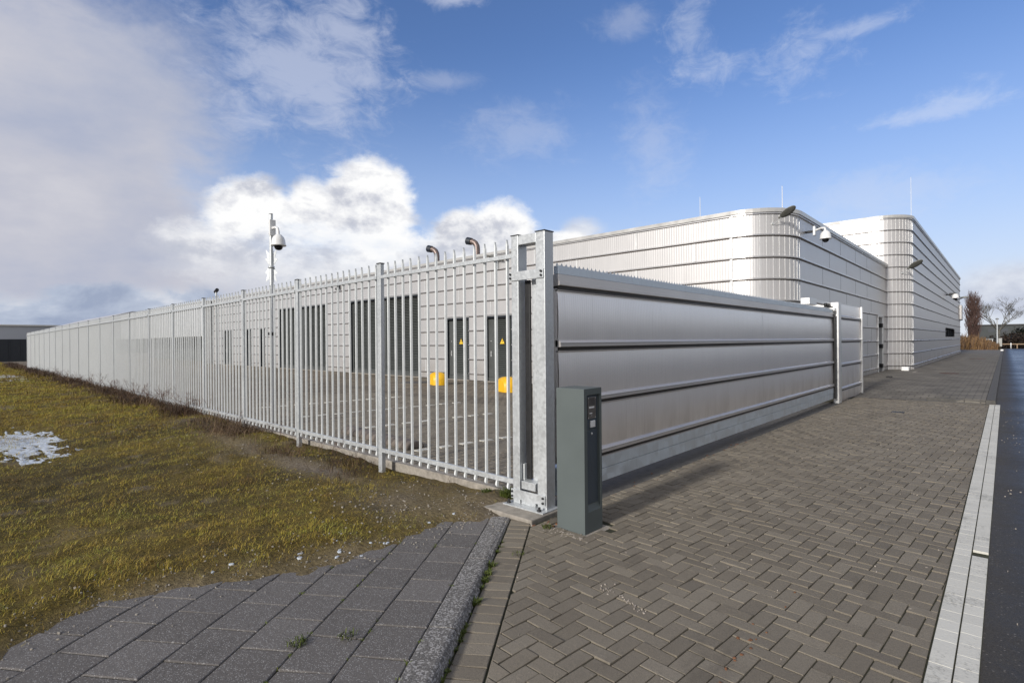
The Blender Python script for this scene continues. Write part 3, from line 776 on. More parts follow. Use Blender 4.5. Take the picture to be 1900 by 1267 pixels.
# pebbles and grit
random.seed(33); pb = []
for k in range(380):
    y = random.uniform(-.5, 3.6); x = float(np.interp(y, ey, ex))+random.gauss(-.12, .22)
    pb.append((x, y, max(float(field_z(np.array(x), np.array(y))), tilez(x, y) if x > np.interp(y, ey, ex)-.4 else -1)+.002, random.uniform(.003, .011), random.uniform(.003, .008)))
for k in range(240):
    x = -4-random.random()**2*9; y = random.uniform(2.2, 3.95)
    pb.append((x, y, float(field_z(np.array(x), np.array(y)))+.003, random.uniform(.005, .016), random.uniform(.004, .010)))
flakes(pb, 'pebbles', 'scattered light pebbles in the bare soil by path and fence', M_CONC, 'pebbles')
pb = []
for k in range(120): pb.append((random.uniform(-2.9, -.35), random.uniform(2.0, 13), .002, random.uniform(.003, .009), .004))
for k in range(36): pb.append((-1.95+k*.011+random.gauss(0, .02), 2.95-k*.004+random.gauss(0, .015), .002, random.uniform(.003, .009), .004))
for k in range(60): pb.append((abs(random.gauss(0, .25))-.06, random.uniform(2, 17), -.008, random.uniform(.004, .010), .005))
for k in range(60): pb.append((random.gauss(-2.75, .17), random.gauss(3.55, .04), -.006, random.uniform(.005, .016), .008))
flakes(pb, 'grit', 'loose grit and chips scattered over the brick driveway', simple('grit', (.34, .30, .26), .8, 0, .5, 90), 'grit')
pb = [(random.gauss(-3.02, .05), random.uniform(4, 9), -.001, random.uniform(.01, .022), .004) for _ in range(26)]
pb += [(random.gauss(-2.93, .05), random.gauss(3.75, .1), -.004, random.uniform(.012, .026), .008) for _ in range(22)]
pb += [(random.gauss(-1.0, .03), random.gauss(3.0, .3), .002, random.uniform(.005, .014), .004) for _ in range(14)]
flakes(pb, 'leaf_litter', 'crumpled brown leaves caught between gate post and intercom pillar', simple('dead_leaf', (.17, .075, .035), .8, 0, .5, 60), 'leaves')
MB().box(-2.93, -2.50, 3.58, 3.96, -.1, -.008).build('pillar_footing', M_CONC, bevel=.008)['kind'] = 'structure'
#@@OBJECTS
# ================================================================== PALISADE FENCE
FK = .0058
def fline(X): return 3.87+FK*(-X-3.6)
def fdz(X): return -.15*min(1, max(0, (-X-6)/44))
meas = [-5.88, -8.18, -10.43, -12.66, -14.87, -16.96, -19.18, -21.26, -23.48, -25.57, -27.63, -29.58, -31.78, -33.76, -35.59, -37.6, -39.59, -41.28, -43.37, -45.5]
def onray(xm):
    r = xm/3.87; return r*(3.87-FK*3.6)/(1+FK*r)
posts = [onray(x) for x in meas]
# even out the spacing of the far posts
p0, p1 = posts[1], posts[-1]; posts = posts[:1]+[p0+(p1-p0)*k/18 for k in range(19)]
fence = thing('palisade_fence', 'long galvanised steel palisade fence with pointed pales between the grass field and the paved yard', 'fence', (-3.6, 3.87, 0))
def rel(o, par):
    o.parent = par; o.matrix_parent_inverse = par.matrix_world.inverted() if False else Matrix.Translation(-Vector(par.location)); return o
pst = MB().box(-.04, .04, -.028, .028, -.25, 2.61); pst_me = pst.build('post', M_GALV, bevel=.004)
cap = MB().box(-.046, .046, -.034, .034, 2.61, 2.622).build('post_cap', M_BOLT)
cap.parent = pst_me
# the pale: a folded steel profile, bulging towards the field, with a pointed head
def pale_mb(x=0., y=0., zz=0.):
    pr = [(-.017, .011), (-.009, -.010), (0, -.012), (.009, -.010), (.017, .011), (.0135, .012), (.007, -.005), (0, -.007), (-.007, -.005), (-.0135, .012)]
    m_ = MB(); n = len(pr)
    lv = [(.145, 1, 0, -.012), (.20, 1, 0, 0), (2.555, 1, 0, 0), (2.615, .12, 0, 0)]
    vs = []
    for z, k, _, dy in lv: vs += [(x+p[0]*k, y+p[1]+dy, z+zz+(-p[0]*1.1 if z < .18 else 0)) for p in pr]
    fs = [tuple(range(n)), tuple(range(3*n, 4*n))[::-1]]
    for i in range(3):
        for k in range(n): fs.append((i*n+k, (i+1)*n+k, (i+1)*n+(k+1) % n, i*n+(k+1) % n))
    return m_.add(vs, fs)
pale0 = pale_mb().build('pale', M_PALE)
def rails(L):
    return MB().box(-L+.04, -.04, -.045, -.014, 2.415, 2.455).box(-L+.04, -.04, -.047, -.014, .205, .252)
first_post = True; npale = 0; far = MB()
bays = [(-3.56, posts[0])]+[(posts[i], posts[i+1]) for i in range(len(posts)-1)]
for i, X in enumerate(posts):
    if i == 0: p = pst_me; c = cap
    else: p = pst_me.copy(); COL.objects.link(p); c = cap.copy(); COL.objects.link(c); c.parent = p
    p.parent = fence; p.location = (X+3.6, fline(X)-3.87, fdz(X))
for i, (xa, xb) in enumerate(bays):
    L = xa-xb; za, zb = fdz(xa), fdz(xb); ang = atan2(FK, 1)
    for z0, z1, yo in ((2.415, 2.455, -.045), (.205, .252, -.047)):
        vs = []
        for X, zz, in ((xa-.04 if i else xa+.02, za), (xb+.04, zb)):
            y = fline(X)-3.87
            vs += [(X+3.6, y+yo, z0+zz), (X+3.6, y-.014, z0+zz), (X+3.6, y-.014, z1+zz), (X+3.6, y+yo, z1+zz)]
        MB().add(vs, [(0, 1, 2, 3)[::-1], (4, 5, 6, 7), (0, 1, 5, 4), (1, 2, 6, 5), (2, 3, 7, 6), (3, 0, 4, 7)]).build('rail', M_GALV, fence, bevel=.002)
    n = 14 if i else 14; 
    for k in range(n):
        X = xa-.11-(L-.2)*k/(n-1)+.0 if i else xa-.09-.160*k
        if not i and X < xb+.08: continue
        yy, zz = fline(X)-3.87, fdz(X)
        if npale < 98:
            q = pale0 if npale == 0 else pale0.copy()
            if npale: COL.objects.link(q)
            q.parent = fence; q.location = (X+3.6, yy, zz+random.uniform(-.003, .003)); q.rotation_euler = (random.uniform(-.002, .002), random.uniform(-.0015, .0015), random.uniform(-.05, .05)); npale += 1
        else:
            m_ = pale_mb(X+3.6, yy, zz); far.add(m_.v, m_.f)
fp = far.build('distant_pales', M_PALE, fence); fp['kind'] = 'stuff'

# ================================================================== GATE CATCH FRAME at the corner
g = thing('gate_catch_frame', 'tall galvanised portal frame of two posts where the sliding gate closes, beside the intercom pillar', 'gate frame', (-3.32, 3.8, 0))
GX, GY = -3.32, 3.8
def lb(mb, x0, x1, y0, y1, z0, z1): return mb.box(x0-GX, x1-GX, y0-GY, y1-GY, z0, z1)
lb(MB(), -3.525, -3.435, 3.80, 3.93, .04, 2.62).build('post', M_GALV, g, bevel=.006)
lb(MB(), -3.215, -3.105, 3.80, 3.93, .04, 2.62).build('post', M_GALV, g, bevel=.006)
lb(MB(), -3.53, -3.43, 3.795, 3.935, 2.62, 2.628).build('post_cap', M_BOLT, g); lb(MB(), -3.22, -3.10, 3.795, 3.935, 2.62, 2.628).build('post_cap', M_BOLT, g)
lb(MB(), -3.435, -3.215, 3.803, 3.925, 2.525, 2.615).build('top_beam', M_GALV, g, bevel=.004)
b1 = lb(MB(), -3.54, -3.115, 3.786, 3.799, 2.185, 2.27).build('upper_brace', M_GALV, g, bevel=.002)
b2 = lb(MB(), -3.54, -3.115, 3.786, 3.799, .085, .175).build('lower_brace', M_GALV, g, bevel=.002)
def bolt(x, z, par, r=.011):
    m_ = MB().lathe([(0, -.0), (r*.8, 0), (r, .006), (r, .014), (0, .014)], seg=8)
    m_.xf(Matrix.Translation((x-GX, 3.786-GY, z)) @ Matrix.Rotation(pi/2, 4, 'X'))
    return m_.build('bolt', M_BOLT, par)
for z in (2.21, 2.248): bolt(-3.52, z, b1); bolt(-3.135, z, b1)
for z in (.108, .152): bolt(-3.52, z, b2); bolt(-3.135, z, b2)
bp = lb(MB(), -3.57, -3.07, 3.70, 3.96, .034, .046).build('base_plate', M_GALV, g, bevel=.002)
for x, y in ((-3.53, 3.745), (-3.14, 3.735)):
    m_ = MB().lathe([(0, 0), (.021, 0), (.021, .012), (.012, .014), (.012, .034), (0, .036)], (x-GX, y-GY, .046), 10); m_.build('anchor_nut', M_BOLT, g)
lb(MB(), -3.41, -3.235, 3.792, 3.90, .046, .085).build('catch_foot', M_GALV, g, bevel=.003)
lb(MB(), -3.415, -3.24, 3.80, 3.95, .19, .265).build('catch_block', M_GALV, g, bevel=.003)
lb(MB(), -3.425, -3.41, 3.84, 3.94, .265, .42).build('guide_plate', M_PALE, g, bevel=.002)
lb(MB(), -3.325, -3.245, 3.915, 3.93, .28, .42).build('guide_bracket', M_PALE, g, bevel=.002)

# ================================================================== SLIDING GATE
gate = thing('sliding_gate', 'long closed sliding gate of ribbed grey metal sheets with horizontal profiles and a spiked top', 'gate', (-3.16, 3.95, 0))
Y0, Y1 = 4.0, 14.95
def uvwall(path, zs, curve=0., s0=0.):
    """vertical strip surface along a path [(x,y)], rows at zs [(z, outward offset)], UV in metres. outward = right-hand side of the path"""
    m_ = MB(); s_ = s0; ss = [s0]
    for i in range(1, len(path)): s_ += math.hypot(path[i][0]-path[i-1][0], path[i][1]-path[i-1][1]); ss.append(s_)
    nr = len(zs); vs = []
    for i, (x, y) in enumerate(path):
        a = path[max(i-1, 0)]; b = path[min(i+1, len(path)-1)]; dx, dy = b[0]-a[0], b[1]-a[1]; l = math.hypot(dx, dy); nx, ny = dy/l, -dx/l
        for z, o_ in zs: vs.append((x+nx*o_, y+ny*o_, z))
    fs, uv = [], []
    for i in range(len(path)-1):
        for k in range(nr-1):
            fs.append((i*nr+k, (i+1)*nr+k, (i+1)*nr+k+1, i*nr+k+1))
            uv.append([(ss[i], zs[k][0]), (ss[i+1], zs[k][0]), (ss[i+1], zs[k+1][0]), (ss[i], zs[k+1][0])])
    return m_.add(vs, fs, True, uv)
def merge(a, b):
    n = len(a.f); a2 = len(a.v); a.v += b.v
    for k, f in enumerate(b.f):
        if k in b.uv: a.uv[len(a.f)] = b.uv[k]
        if k in b.sm: a.sm.add(len(a.f))
        a.f.append(tuple(i+a2 for i in f))
    return a
GXF = -3.115
lev = [.44, 1.00, 1.55, 2.09]
def gl(p): return [(x+3.16, y-3.95) for x, y in p]
path = gl([(GXF, Y0), (GXF, 9.79)]); path2 = gl([(GXF, 9.80), (GXF, Y1)])
# gate x position is the outer (+X) side: path must run so that +X is on its right -> from Y0 to Y1 the right side is +X
for pth, s0 in ((path, 0), (path2, 5.8)):
    sh = MB()
    for z0, z1 in zip(lev[:-1], lev[1:]):
        zz = [(z0+.035+(z1-z0-.07)*k/8, .009*sin(pi*k/8)) for k in range(9)]
        merge(sh, uvwall(pth, zz, s0=s0))
    p_ = pth; b_ = MB().box(p_[0][0]-.06, p_[0][0]-.004, p_[0][1], p_[1][1], .43, 2.10); merge(sh, b_)
    sh.build('sheet', M_GATE, gate)
def profile_rail(z, par=gate, x=GXF, ya=Y0, yb=Y1, ox=3.16, oy=3.95, k=1.):
    X = x+ox; a, b = ya-oy, yb-oy
    pr = [(X-.03, z-.006*k), (X+.030, z-.006*k), (X+.034, z-.002), (X+.034, z+.022*k), (X+.026, z+.026*k), (X+.026, z+.030*k), (X+.036, z+.033*k), (X+.034, z+.040*k), (X+.006, z+.058*k), (X-.03, z+.058*k)]
    r = MB().prism(pr, a, b, 'y').build('profile_rail', M_RAILG, par)
    MB().prism([(X-.02, z-.041*k), (X+.006, z-.041*k), (X+.006, z-.0065*k), (X-.02, z-.0065*k)], a+.001, b-.001, 'y').build('shadow_gap_strip', M_GAP, r)  # dark strip painting the shade in the recess under the rail
    MB().prism([(X-.02, z-.056*k), (X+.013, z-.056*k), (X+.015, z-.048*k), (X+.006, z-.0412*k), (X-.02, z-.0412*k)], a, b, 'y').build('lower_lip', M_RAILG, r)
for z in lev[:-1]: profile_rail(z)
X = GXF+3.16
MB().box(X-.05, X+.010, .051, Y1-3.951, 2.092, 2.1235).build('shadow_gap_strip', M_GAP, gate)  # shade below the head profile, put in as a dark strip
MB().prism([(X-.03, 2.077), (X+.013, 2.077), (X+.015, 2.085), (X+.006, 2.0915), (X-.03, 2.0915)], .05, Y1-3.95, 'y').build('lower_lip', M_RAILG, gate)
X = GXF+3.16
MB().prism([(X-.05, 2.125), (X-.0, 2.125), (X+.022, 2.128), (X+.026, 2.135), (X+.026, 2.165), (X+.016, 2.17), (X+.016, 2.235), (X-.05, 2.235)][::1], 0.05, Y1-3.95, 'y').build('head_profile', M_RAILG, gate)
tb = MB(); yy = 0.05
while yy < Y1-3.95-.05:
    e_ = min(yy+1.37, Y1-3.95); tb.box(X-.045, X+.010, yy+.0015, e_-.0015, 2.238, 2.315); yy += 1.37
tb.build('top_beam', M_GALVD, gate, bevel=.002)
sp = MB(); k = 0; yy = .06
while yy < 10.98:
    z = 2.318; sp.add([(X-.012, yy-.020, z), (X-.006, yy-.020, z), (X-.006, yy+.020, z), (X-.012, yy+.020, z), (X-.009, yy, z+.030)], [(0, 1, 4), (1, 2, 4), (2, 3, 4), (3, 0, 4), (3, 2, 1, 0)]); yy += .072
sp.box(X-.012, X-.006, .05, 10.98, 2.312, 2.322)
sp.build('spike_strip', M_GALV, gate)
bb = MB(); yy = .05
for (za, zb, d) in ((.268, .392, .014), (.13, .262, .008)):
    yy = .05
    while yy < Y1-4.0:
        e_ = min(yy+2.7, Y1-3.95); bb.box(X-.14, X+d, yy+.001, e_-.001, za, zb); yy += 2.7
bb.build('bottom_beam', M_GALVD, gate, bevel=.003)
MB().box(X-.235, X-.045, -.05, .045, .20, 2.20).build('leading_edge', M_GALV, gate, bevel=.004)
MB().box(X-.305, X-.240, -.075, -.048, .27, 2.19).build('rubber_buffer', M_DARK, gate, bevel=.008, seg=2)
MB().box(X-.20, X-.10, -.03, .02, 2.21, 2.36).build('end_lug', M_PALE, gate, bevel=.003)
MB().box(X-.10, X+.06, Y1-3.95-.01, Y1-3.95+.06, .13, 2.2).build('tail_seal', M_DARK, gate)

# ================================================================== PORTAL at the far end of the gate with its fixed screen
pt = thing('gate_portal', 'pale metal portal post holding the roller guide at the far end of the sliding gate', 'gate post', (-3.1, 15.2, 0))
def pb(mb, x0, x1, y0, y1, z0, z1): return mb.box(x0+3.1, x1+3.1, y0-15.2, y1-15.2, z0, z1)
pb(MB(), -3.14, -3.02, 15.12, 15.42, 0, 2.50).build('post', M_WHITEAL, pt, bevel=.006)
pb(MB(), -3.75, -3.60, 15.12, 15.42, 0, 2.50).build('rear_post', M_WHITEAL, pt, bevel=.006)
pb(MB(), -3.60, -3.14, 15.15, 15.40, 2.40, 2.50).build('guide_beam', M_WHITEAL, pt, bevel=.004)
pb(MB(), -3.34, -3.18, 13.3, 15.12, 2.43, 2.50).build('guide_arm', M_WHITEAL, pt, bevel=.004)
pb(MB(), -3.30, -3.12, 12.9, 13.5, 2.36, 2.50).build('roller_box', M_WHITEAL, pt, bevel=.006)
for y in (14.3, 14.55):
    MB().lathe([(0, -.04), (.035, -.04), (.035, .04), (0, .04)], (-3.10+3.1-.02, y-15.2, 2.40), 12).build('guide_roller', M_DARK, pt)
pb(MB(), -3.2, -3.06, 14.9, 15.12, 2.28, 2.36).build('end_stop', M_WHITEAL, pt, bevel=.004)
sc_ = thing('fixed_screen', 'short fixed ribbed metal screen wall standing right behind the gate portal post', 'screen wall', (-3.1, 16.9, 0))
sh = MB()
slev = [.09, .58, 1.06, 1.56, 2.12, 2.49]; slev = [.30, .92, 1.54, 2.14]
for z0, z1 in zip([0.0]+slev, slev+[2.50]):
    merge(sh, uvwall([(0, -1.48), (0, 1.33)], [(z0+(z1-z0)*k/4, .004*sin(pi*k/4)) for k in range(5)]))
sh.box(-.08, -.006, -1.48, 1.33, 0, 2.50)
sh.build('sheet', M_GATE, sc_)
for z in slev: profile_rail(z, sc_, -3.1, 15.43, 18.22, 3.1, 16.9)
MB().box(-.09, .055, 1.33, 1.42, 0, 2.51).build('end_profile', M_WHITEAL, sc_, bevel=.004)
MB().box(-.085, .01, -1.47, 1.33, 2.50, 2.515).build('cap_strip', M_WHITEAL, sc_)

# ================================================================== INTERCOM PILLAR
ic = thing('intercom_pillar', 'slate grey-green intercom pillar with speaker panel standing on the bricks in front of the gate', 'intercom', (-2.705, 3.76, 0))
bx = MB()
# shell: box with a recessed panel in its +X face
x0, x1, y0, y1, z0, z1 = -.145, .145, -.13, .13, -.01, 1.20
ry0, ry1, rz0, rz1, rd = y0+.045, y1-.022, .17, 1.145, .028
vs = [(x0,y0,z0),(x1,y0,z0),(x1,y1,z0),(x0,y1,z0),(x0,y0,z1),(x1,y0,z1),(x1,y1,z1),(x0,y1,z1),
      (x1,ry0,rz0),(x1,ry1,rz0),(x1,ry1,rz1),(x1,ry0,rz1),
      (x1-rd,ry0+.004,rz0+.05),(x1-rd,ry1-.004,rz0+.05),(x1-rd,ry1-.004,rz1),(x1-rd,ry0+.004,rz1)]
bx.add(vs, [(0,3,2,1),(4,5,6,7),(0,1,5,4),(2,3,7,6),(3,0,4,7),(1,2,9,8),(2,6,10,9),(6,5,11,10),(5,1,8,11),(8,9,13,12),(9,10,14,13),(10,11,15,14),(11,8,12,15),(12,13,14,15)])
bx.build('housing', M_PILLAR, ic, bevel=.003)
ym = (ry0+ry1)/2; xf_ = x1-rd
MB().box(xf_, xf_+.007, ry0+.014, ry1-.016, rz0+.056, .845).build('service_door', M_PILLARD, ic, bevel=.002)
MB().box(xf_, xf_+.006, ry0+.014, ry1-.016, .853, rz1-.01).build('instrument_plate', M_PILLARD, ic, bevel=.002)
fpz = MB().box(xf_+.006, xf_+.011, ym-.062, ym+.060, .94, 1.125)
fp_ = fpz.build('speaker_panel', M_STEELP, ic, bevel=.003)
sl = MB()
for k in range(9): sl.box(xf_+.0105, xf_+.0118, ym-.042, ym+.042, 1.058+k*.0068, 1.0605+k*.0068)
sl.build('speaker_slots', M_DARK, fp_)
MB().box(xf_+.011, xf_+.0125, ym-.045, ym+.032, 1.030, 1.045).build('name_label', M_WHITE, fp_)
MB().box(xf_+.011, xf_+.0125, ym-.038, ym+.000, .983, .992).build('button', M_WHITE, fp_)
sc2 = MB()
for y, z in ((ym-.052, 1.115), (ym+.05, 1.115), (ym-.052, .95), (ym+.05, .95), (ym-.006, .967)):
    m_ = MB().lathe([(0, 0), (.0045, 0), (.003, .002), (0, .0022)], seg=8); m_.xf(Matrix.Translation((xf_+.011, y, z)) @ Matrix.Rotation(pi/2, 4, 'Y')); sc2.add(m_.v, m_.f)
sc2.build('screw', M_WHITEAL, fp_)
MB().box(xf_+.006, xf_+.018, ym-.030, ym+.040, .868, .925).build('card_reader', M_WHITE, ic, bevel=.004)
m_ = MB().lathe([(0, 0), (.010, 0), (.010, .006), (0, .007)], seg=12); m_.xf(Matrix.Translation((xf_+.007, ym-.005, .815)) @ Matrix.Rotation(pi/2, 4, 'Y')); m_.build('lock', M_WHITEAL, ic)

# ================================================================== BUILDINGS
def arc(cx, cy, r, n=10): return [(cx+r*sin(pi/2*k/n), cy-r*cos(pi/2*k/n)) for k in range(n+1)]
ZB = [.28+.592*k for k in range(13)]
def rel_path(p, o): return [(x-o[0], y-o[1]) for x, y in p]
def band(path, z, d=.055, h=.085):
    """projecting rail running along a path"""
    pr = [(z-h*.18, .0), (z-h*.12, d*.75), (z-h*.02, d), (z+h*.30, d), (z+h*.36, d*.6), (z+h*.5, .002)]
    return uvwall(path, pr)
def gap(path, z, h=.085): return uvwall(path, [(z-h*.44, .0), (z-h*.42, .010), (z-h*.16, .010), (z-h*.14, .0)])  # thin strip below a band, coloured as its shadow line
def flatten(m_):
    m_.sm = set(); return m_
def building(origin, name, label, cat, runs, top, mat_, roofpoly, capd=.09, cats=None):
    o = thing(name, label, cat, (*origin, 0))
    wall, rails_, gaps_ = MB(), MB(), MB()
    for (path, z0, z1, s0) in runs:
        p = rel_path(path, origin)
        wz = [z0]+[z for z in ZB if z0+.05 < z < z1-.05]+[z1]
        merge(wall, uvwall(p, [(z, 0) for z in wz], s0=s0))
        for z in ZB:
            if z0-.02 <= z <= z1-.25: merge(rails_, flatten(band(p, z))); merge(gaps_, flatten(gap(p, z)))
    wall.build('wall', mat_, o); rails_.build('cladding_rails', M_RAIL, o); gaps_.build('rail_shadow_strips', M_GAPB, o)
    return o
# ---- main low building: openings in the yard facade
T1 = 5.09; FY = 15.0; BX = -4.2
ops = [(-15.42, -13.90, 2.62, 'door'), (-17.85, -16.33, 2.62, 'door'), (-25.8, -19.6, 3.80, 'gate'), (-34.6, -28.3, 3.80, 'gate'), (-37.5, -36.6, 2.62, 'door'), (-39.8, -38.9, 2.62, 'door'), (-44.4, -42.6, 2.62, 'door')]
runs = []; cur = -46.6
for a_, b_, h_, k_ in sorted(ops):
    runs.append(([(cur, FY), (a_, FY)], 0.02, T1, cur+60)); runs.append(([(a_, FY), (b_, FY)], h_, T1, a_+60)); cur = b_
A1 = arc(BX-1.35, FY+1.35, 1.35, 12)
runs.append(([(cur, FY), A1[0]], .02, T1, cur+60)); runs.append((A1, .02, T1, 60-5.55)); runs.append(([A1[-1], (BX, 28.5)], .02, T1, 57)); runs.append(([(BX, 28.5), (BX, 30.0)], 2.55, T1, 69)); runs.append(([(BX, 30.0), (BX, 31.3)], .02, T1, 71))
O1 = (-25, FY)
b1_ = building(O1, 'metal_clad_building', 'long low silver building with rounded corner, ribbed metal cladding and louvred doors on the yard', 'building', runs, T1, M_CLAD, None)
def R1(p): return rel_path(p, O1)
full1 = [(-46.6, FY)]+A1+[(BX, 31.2)]
cp = uvwall(R1(full1), [(T1-.06, .0), (T1-.055, .075), (T1+.05, .085), (T1+.055, -.1)])
flatten(cp).build('roof_coping', M_ROOFC, b1_)
cp = uvwall(R1(full1), [(T1-.10, .0), (T1-.095, .045), (T1-.062, .045), (T1-.061, .0)]); flatten(cp).build('coping_drip', M_RAIL, b1_)
MB().add([(p[0], p[1], T1+.0) for p in R1([(-46.6, 31.2)]+full1)], [tuple(range(len(full1)+1))]).build('roof', M_ROOF, b1_)
MB().box(-46.6+25, -46.55+25, 0, 16, 0, T1).build('end_wall', M_CLAD, b1_)
# vertical joints: staggered cover strips
j = MB(); jd = MB(); random.seed(3)
for k in range(1, 9):
    z0 = ZB[k-1]+.04; z1 = ZB[k]-.04
    for q in range(12):
        x = -8.55-4.2*q+(1.9 if k % 2 else 0)
        if x < -46 or x > -6: continue
        if any(a_-.1 < x < b_+.1 and z0 < h_ for a_, b_, h_, _ in ops): continue
        j.box(x+25, x+25.055, -.018, .0, z0, z1)
j.box(-5.60+25, -5.53+25, -.035, .0, .02, T1-.1)
j.build('joint_strips', M_WHITEAL, b1_)
for k in range(1, 9):
    z0 = ZB[k-1]+.04; z1 = ZB[k]-.04
    for y in (16.38, 18.9, 21.4, 23.9, 26.2):
        yy = y+(.9 if (k % 2 and y > 17) else 0)
        jd.box(BX+25, BX+25+.003, yy-FY, yy-FY+.007, z0, z1)
jd.build('panel_joints', M_LOUVF, b1_)
# corner: narrow vertical facets' cover ribs
cr = MB()
for k in range(13):
    a_ = pi/2*k/12; cx, cy = BX-1.35+25, 1.35
    x, y = cx+1.352*sin(a_), cy-1.352*cos(a_)
    m_ = MB().box(-.008, .008, -.006, .002, .05, T1-.1); m_.xf(Matrix.Translation((x, y, 0)) @ Matrix.Rotation(a_, 4, 'Z')); cr.add(m_.v, m_.f)
cr.build('corner_ribs', M_WHITEAL, b1_)
# doors: recessed, with jamb, frame, louvred leaf, lock and handle
def louvre_door(x0, x1, h, full, sign=True):
    X0, X1 = x0+25, x1+25; rc = .26
    nm = 'louvred_double_door' if full else 'louvred_door'
    fr = MB()
    fr.box(X0-.012, X0+.05, .004, rc+.02, .02, h).box(X1-.05, X1+.012, .004, rc+.02, .02, h).box(X0+.05, X1-.05, .004, rc+.02, h-.06, h).box(X0+.05, X1-.05, rc-.02, rc+.03, .02, h-.06)
    d = fr.build(nm, M_NAVY, b1_)
    MB().box(X0+.06, X1-.06, rc-.10, rc-.021, .02, .16).build('kick_plate', M_LOUVF, d, bevel=.002)
    leaves = [(X0+.06+(X1-X0-.12)*k/4, X0+.06+(X1-X0-.12)*(k+1)/4) for k in range(4)] if full else [(X0+.06, X1-.06)]
    for li, (a_, b_) in enumerate(leaves):
        lm = MB(); zt = h-.07; sw = .38 if not full else .12; sw2 = .06 if not full else .12
        lm.box(a_+.005, a_+sw, rc-.085, rc-.035, .17, zt).box(b_-sw2, b_-.005, rc-.085, rc-.035, .17, zt).box(a_+sw, b_-sw2, rc-.085, rc-.035, zt-.06, zt).box(a_+sw, b_-sw2, rc-.085, rc-.035, .17, .23)
        lf = lm.build('leaf', M_LOUVF, d)
        sl_ = MB(); z = .24; st = .075
        while z < zt-.08:
            sl_.add([(a_+sw, rc-.088, z), (b_-sw2, rc-.088, z), (b_-sw2, rc-.035, z+.055), (a_+sw, rc-.035, z+.055), (a_+sw, rc-.082, z-.004), (b_-sw2, rc-.082, z-.004), (b_-sw2, rc-.029, z+.050), (a_+sw, rc-.029, z+.050)],
                [(0, 1, 2, 3), (7, 6, 5, 4), (0, 4, 5, 1), (1, 5, 6, 2), (2, 6, 7, 3), (3, 7, 4, 0)]); z += st
        sl_.build('louvres', M_LOUV, lf)
        if not full:
            hd = MB(); hd.box(a_+.13, a_+.17, rc-.10, rc-.085, 1.0, 1.22); hd.tube([(a_+.15, rc-.10, 1.13), (a_+.15, rc-.14, 1.13), (a_+.24, rc-.14, 1.13)], .010, 8)
            hd.build('handle', M_WHITEAL, lf)
            m_ = MB().lathe([(0, 0), (.022, 0), (.02, .01), (0, .012)], seg=12); m_.xf(Matrix.Translation((a_+.15, rc-.085, 1.62)) @ Matrix.Rotation(pi/2, 4, 'X')); m_.build('lock', M_WHITEAL, lf)
            if sign:
                cx = a_+.78; z = 1.50
                s_ = MB().prism([(cx-.14, z), (cx+.14, z), (cx, z+.25)], rc-.100, rc-.092, 'y').build('warning_sign', M_SIGNY, lf)
                bo = MB(); 
                for (p, q_) in (((cx-.13, z+.007), (cx+.13, z+.007)), ((cx+.13, z+.007), (cx, z+.238)), ((cx, z+.238), (cx-.13, z+.007))):
                    bo.tube([(p[0], rc-.101, p[1]), (q_[0], rc-.101, q_[1])], .006, 4)
                bo.prism([(cx+.018, z+.165), (cx-.03, z+.095), (cx+.002, z+.095), (cx-.018, z+.03), (cx+.032, z+.115), (cx+.0, z+.115)], rc-.103, rc-.101, 'y')
                bo.build('warning_symbol', M_DARK, s_)
    # lintel flashing and sill
    MB().box(X0-.03, X1+.03, -.03, .003, h, h+.035).build('lintel_flashing', M_WHITEAL, d)
    MB().box(X0-.02, X1+.02, -.06, rc-.02, -.02, .018).build('threshold', M_CONC, d)
for a_, b_, h_, k_ in ops: louvre_door(a_, b_, h_, k_ == 'gate', a_ > -18)
# side door in the +X wall beside the wing
sd = MB().box(BX-.30+25, BX-.25+25, 13.5, 15.0, 0, 2.55).box(BX-.25+25, BX+25, 14.98, 15.05, 0, 2.55)
dd = sd.build('side_door', M_NAVY, b1_)
MB().box(BX-.10+25, BX+25+.06, 13.42, 13.5, 0, 2.58).build('frame_profile', M_WHITEAL, dd, bevel=.004)
MB().box(BX-.16+25, BX+25+.04, 14.62, 14.98, 0, 2.55).build('frame_profile', M_WHITEAL, dd, bevel=.004)
for z in (.25, 1.15, 2.1): MB().box(BX-.1+25, BX+25+.065, 14.5, 14.66, z, z+.18).build('hinge', M_BOLT, dd, bevel=.004)
MB().box(BX-.05+25, BX+25+.05, 13.4, 15.0, 2.58, 2.64).build('frame_head', M_WHITEAL, dd)
# small sockets and pipework on the facade piers
px_ = MB().box(-.6, -.50, -.09, 0, 3.0, 3.12)
# ---- taller wing behind
T2 = 7.45; WX = -3.3; WY = 31.0; O2 = (-10, WY)
A2 = arc(WX-1.35, WY+1.35, 1.35, 12)
runs = [([(-30, WY), A2[0]], .02, T2, 0), (A2, .02, T2, 25.3), ([A2[-1], (WX, 51.3)], .02, T2, 27.5), ([(WX, 51.3), (WX, 60.8)], .02, 1.72, 47), ([(WX, 51.3), (WX, 60.8)], 2.32, T2, 47), ([(WX, 60.8), (WX, 69.0)], .02, T2, 56), ([(WX, 69.0), (-22, 69.0)], .02, T2, 64)]
b2_ = building(O2, 'tall_clad_wing', 'taller silver metal-clad block with rounded corner behind the low building, beside the far pavement', 'building', runs, T2, M_CLAD2, None)
full2 = [(-30, WY)]+A2+[(WX, 69), (-22, 69)]
def R2(p): return rel_path(p, O2)
flatten(uvwall(R2(full2), [(T2-.08, .0), (T2-.075, .075), (T2+.05, .085), (T2+.055, -.1)])).build('roof_coping', M_ROOFC, b2_)
flatten(uvwall(R2(full2), [(T2-.13, .0), (T2-.125, .045), (T2-.085, .045), (T2-.082, .0)])).build('coping_drip', M_RAIL, b2_)
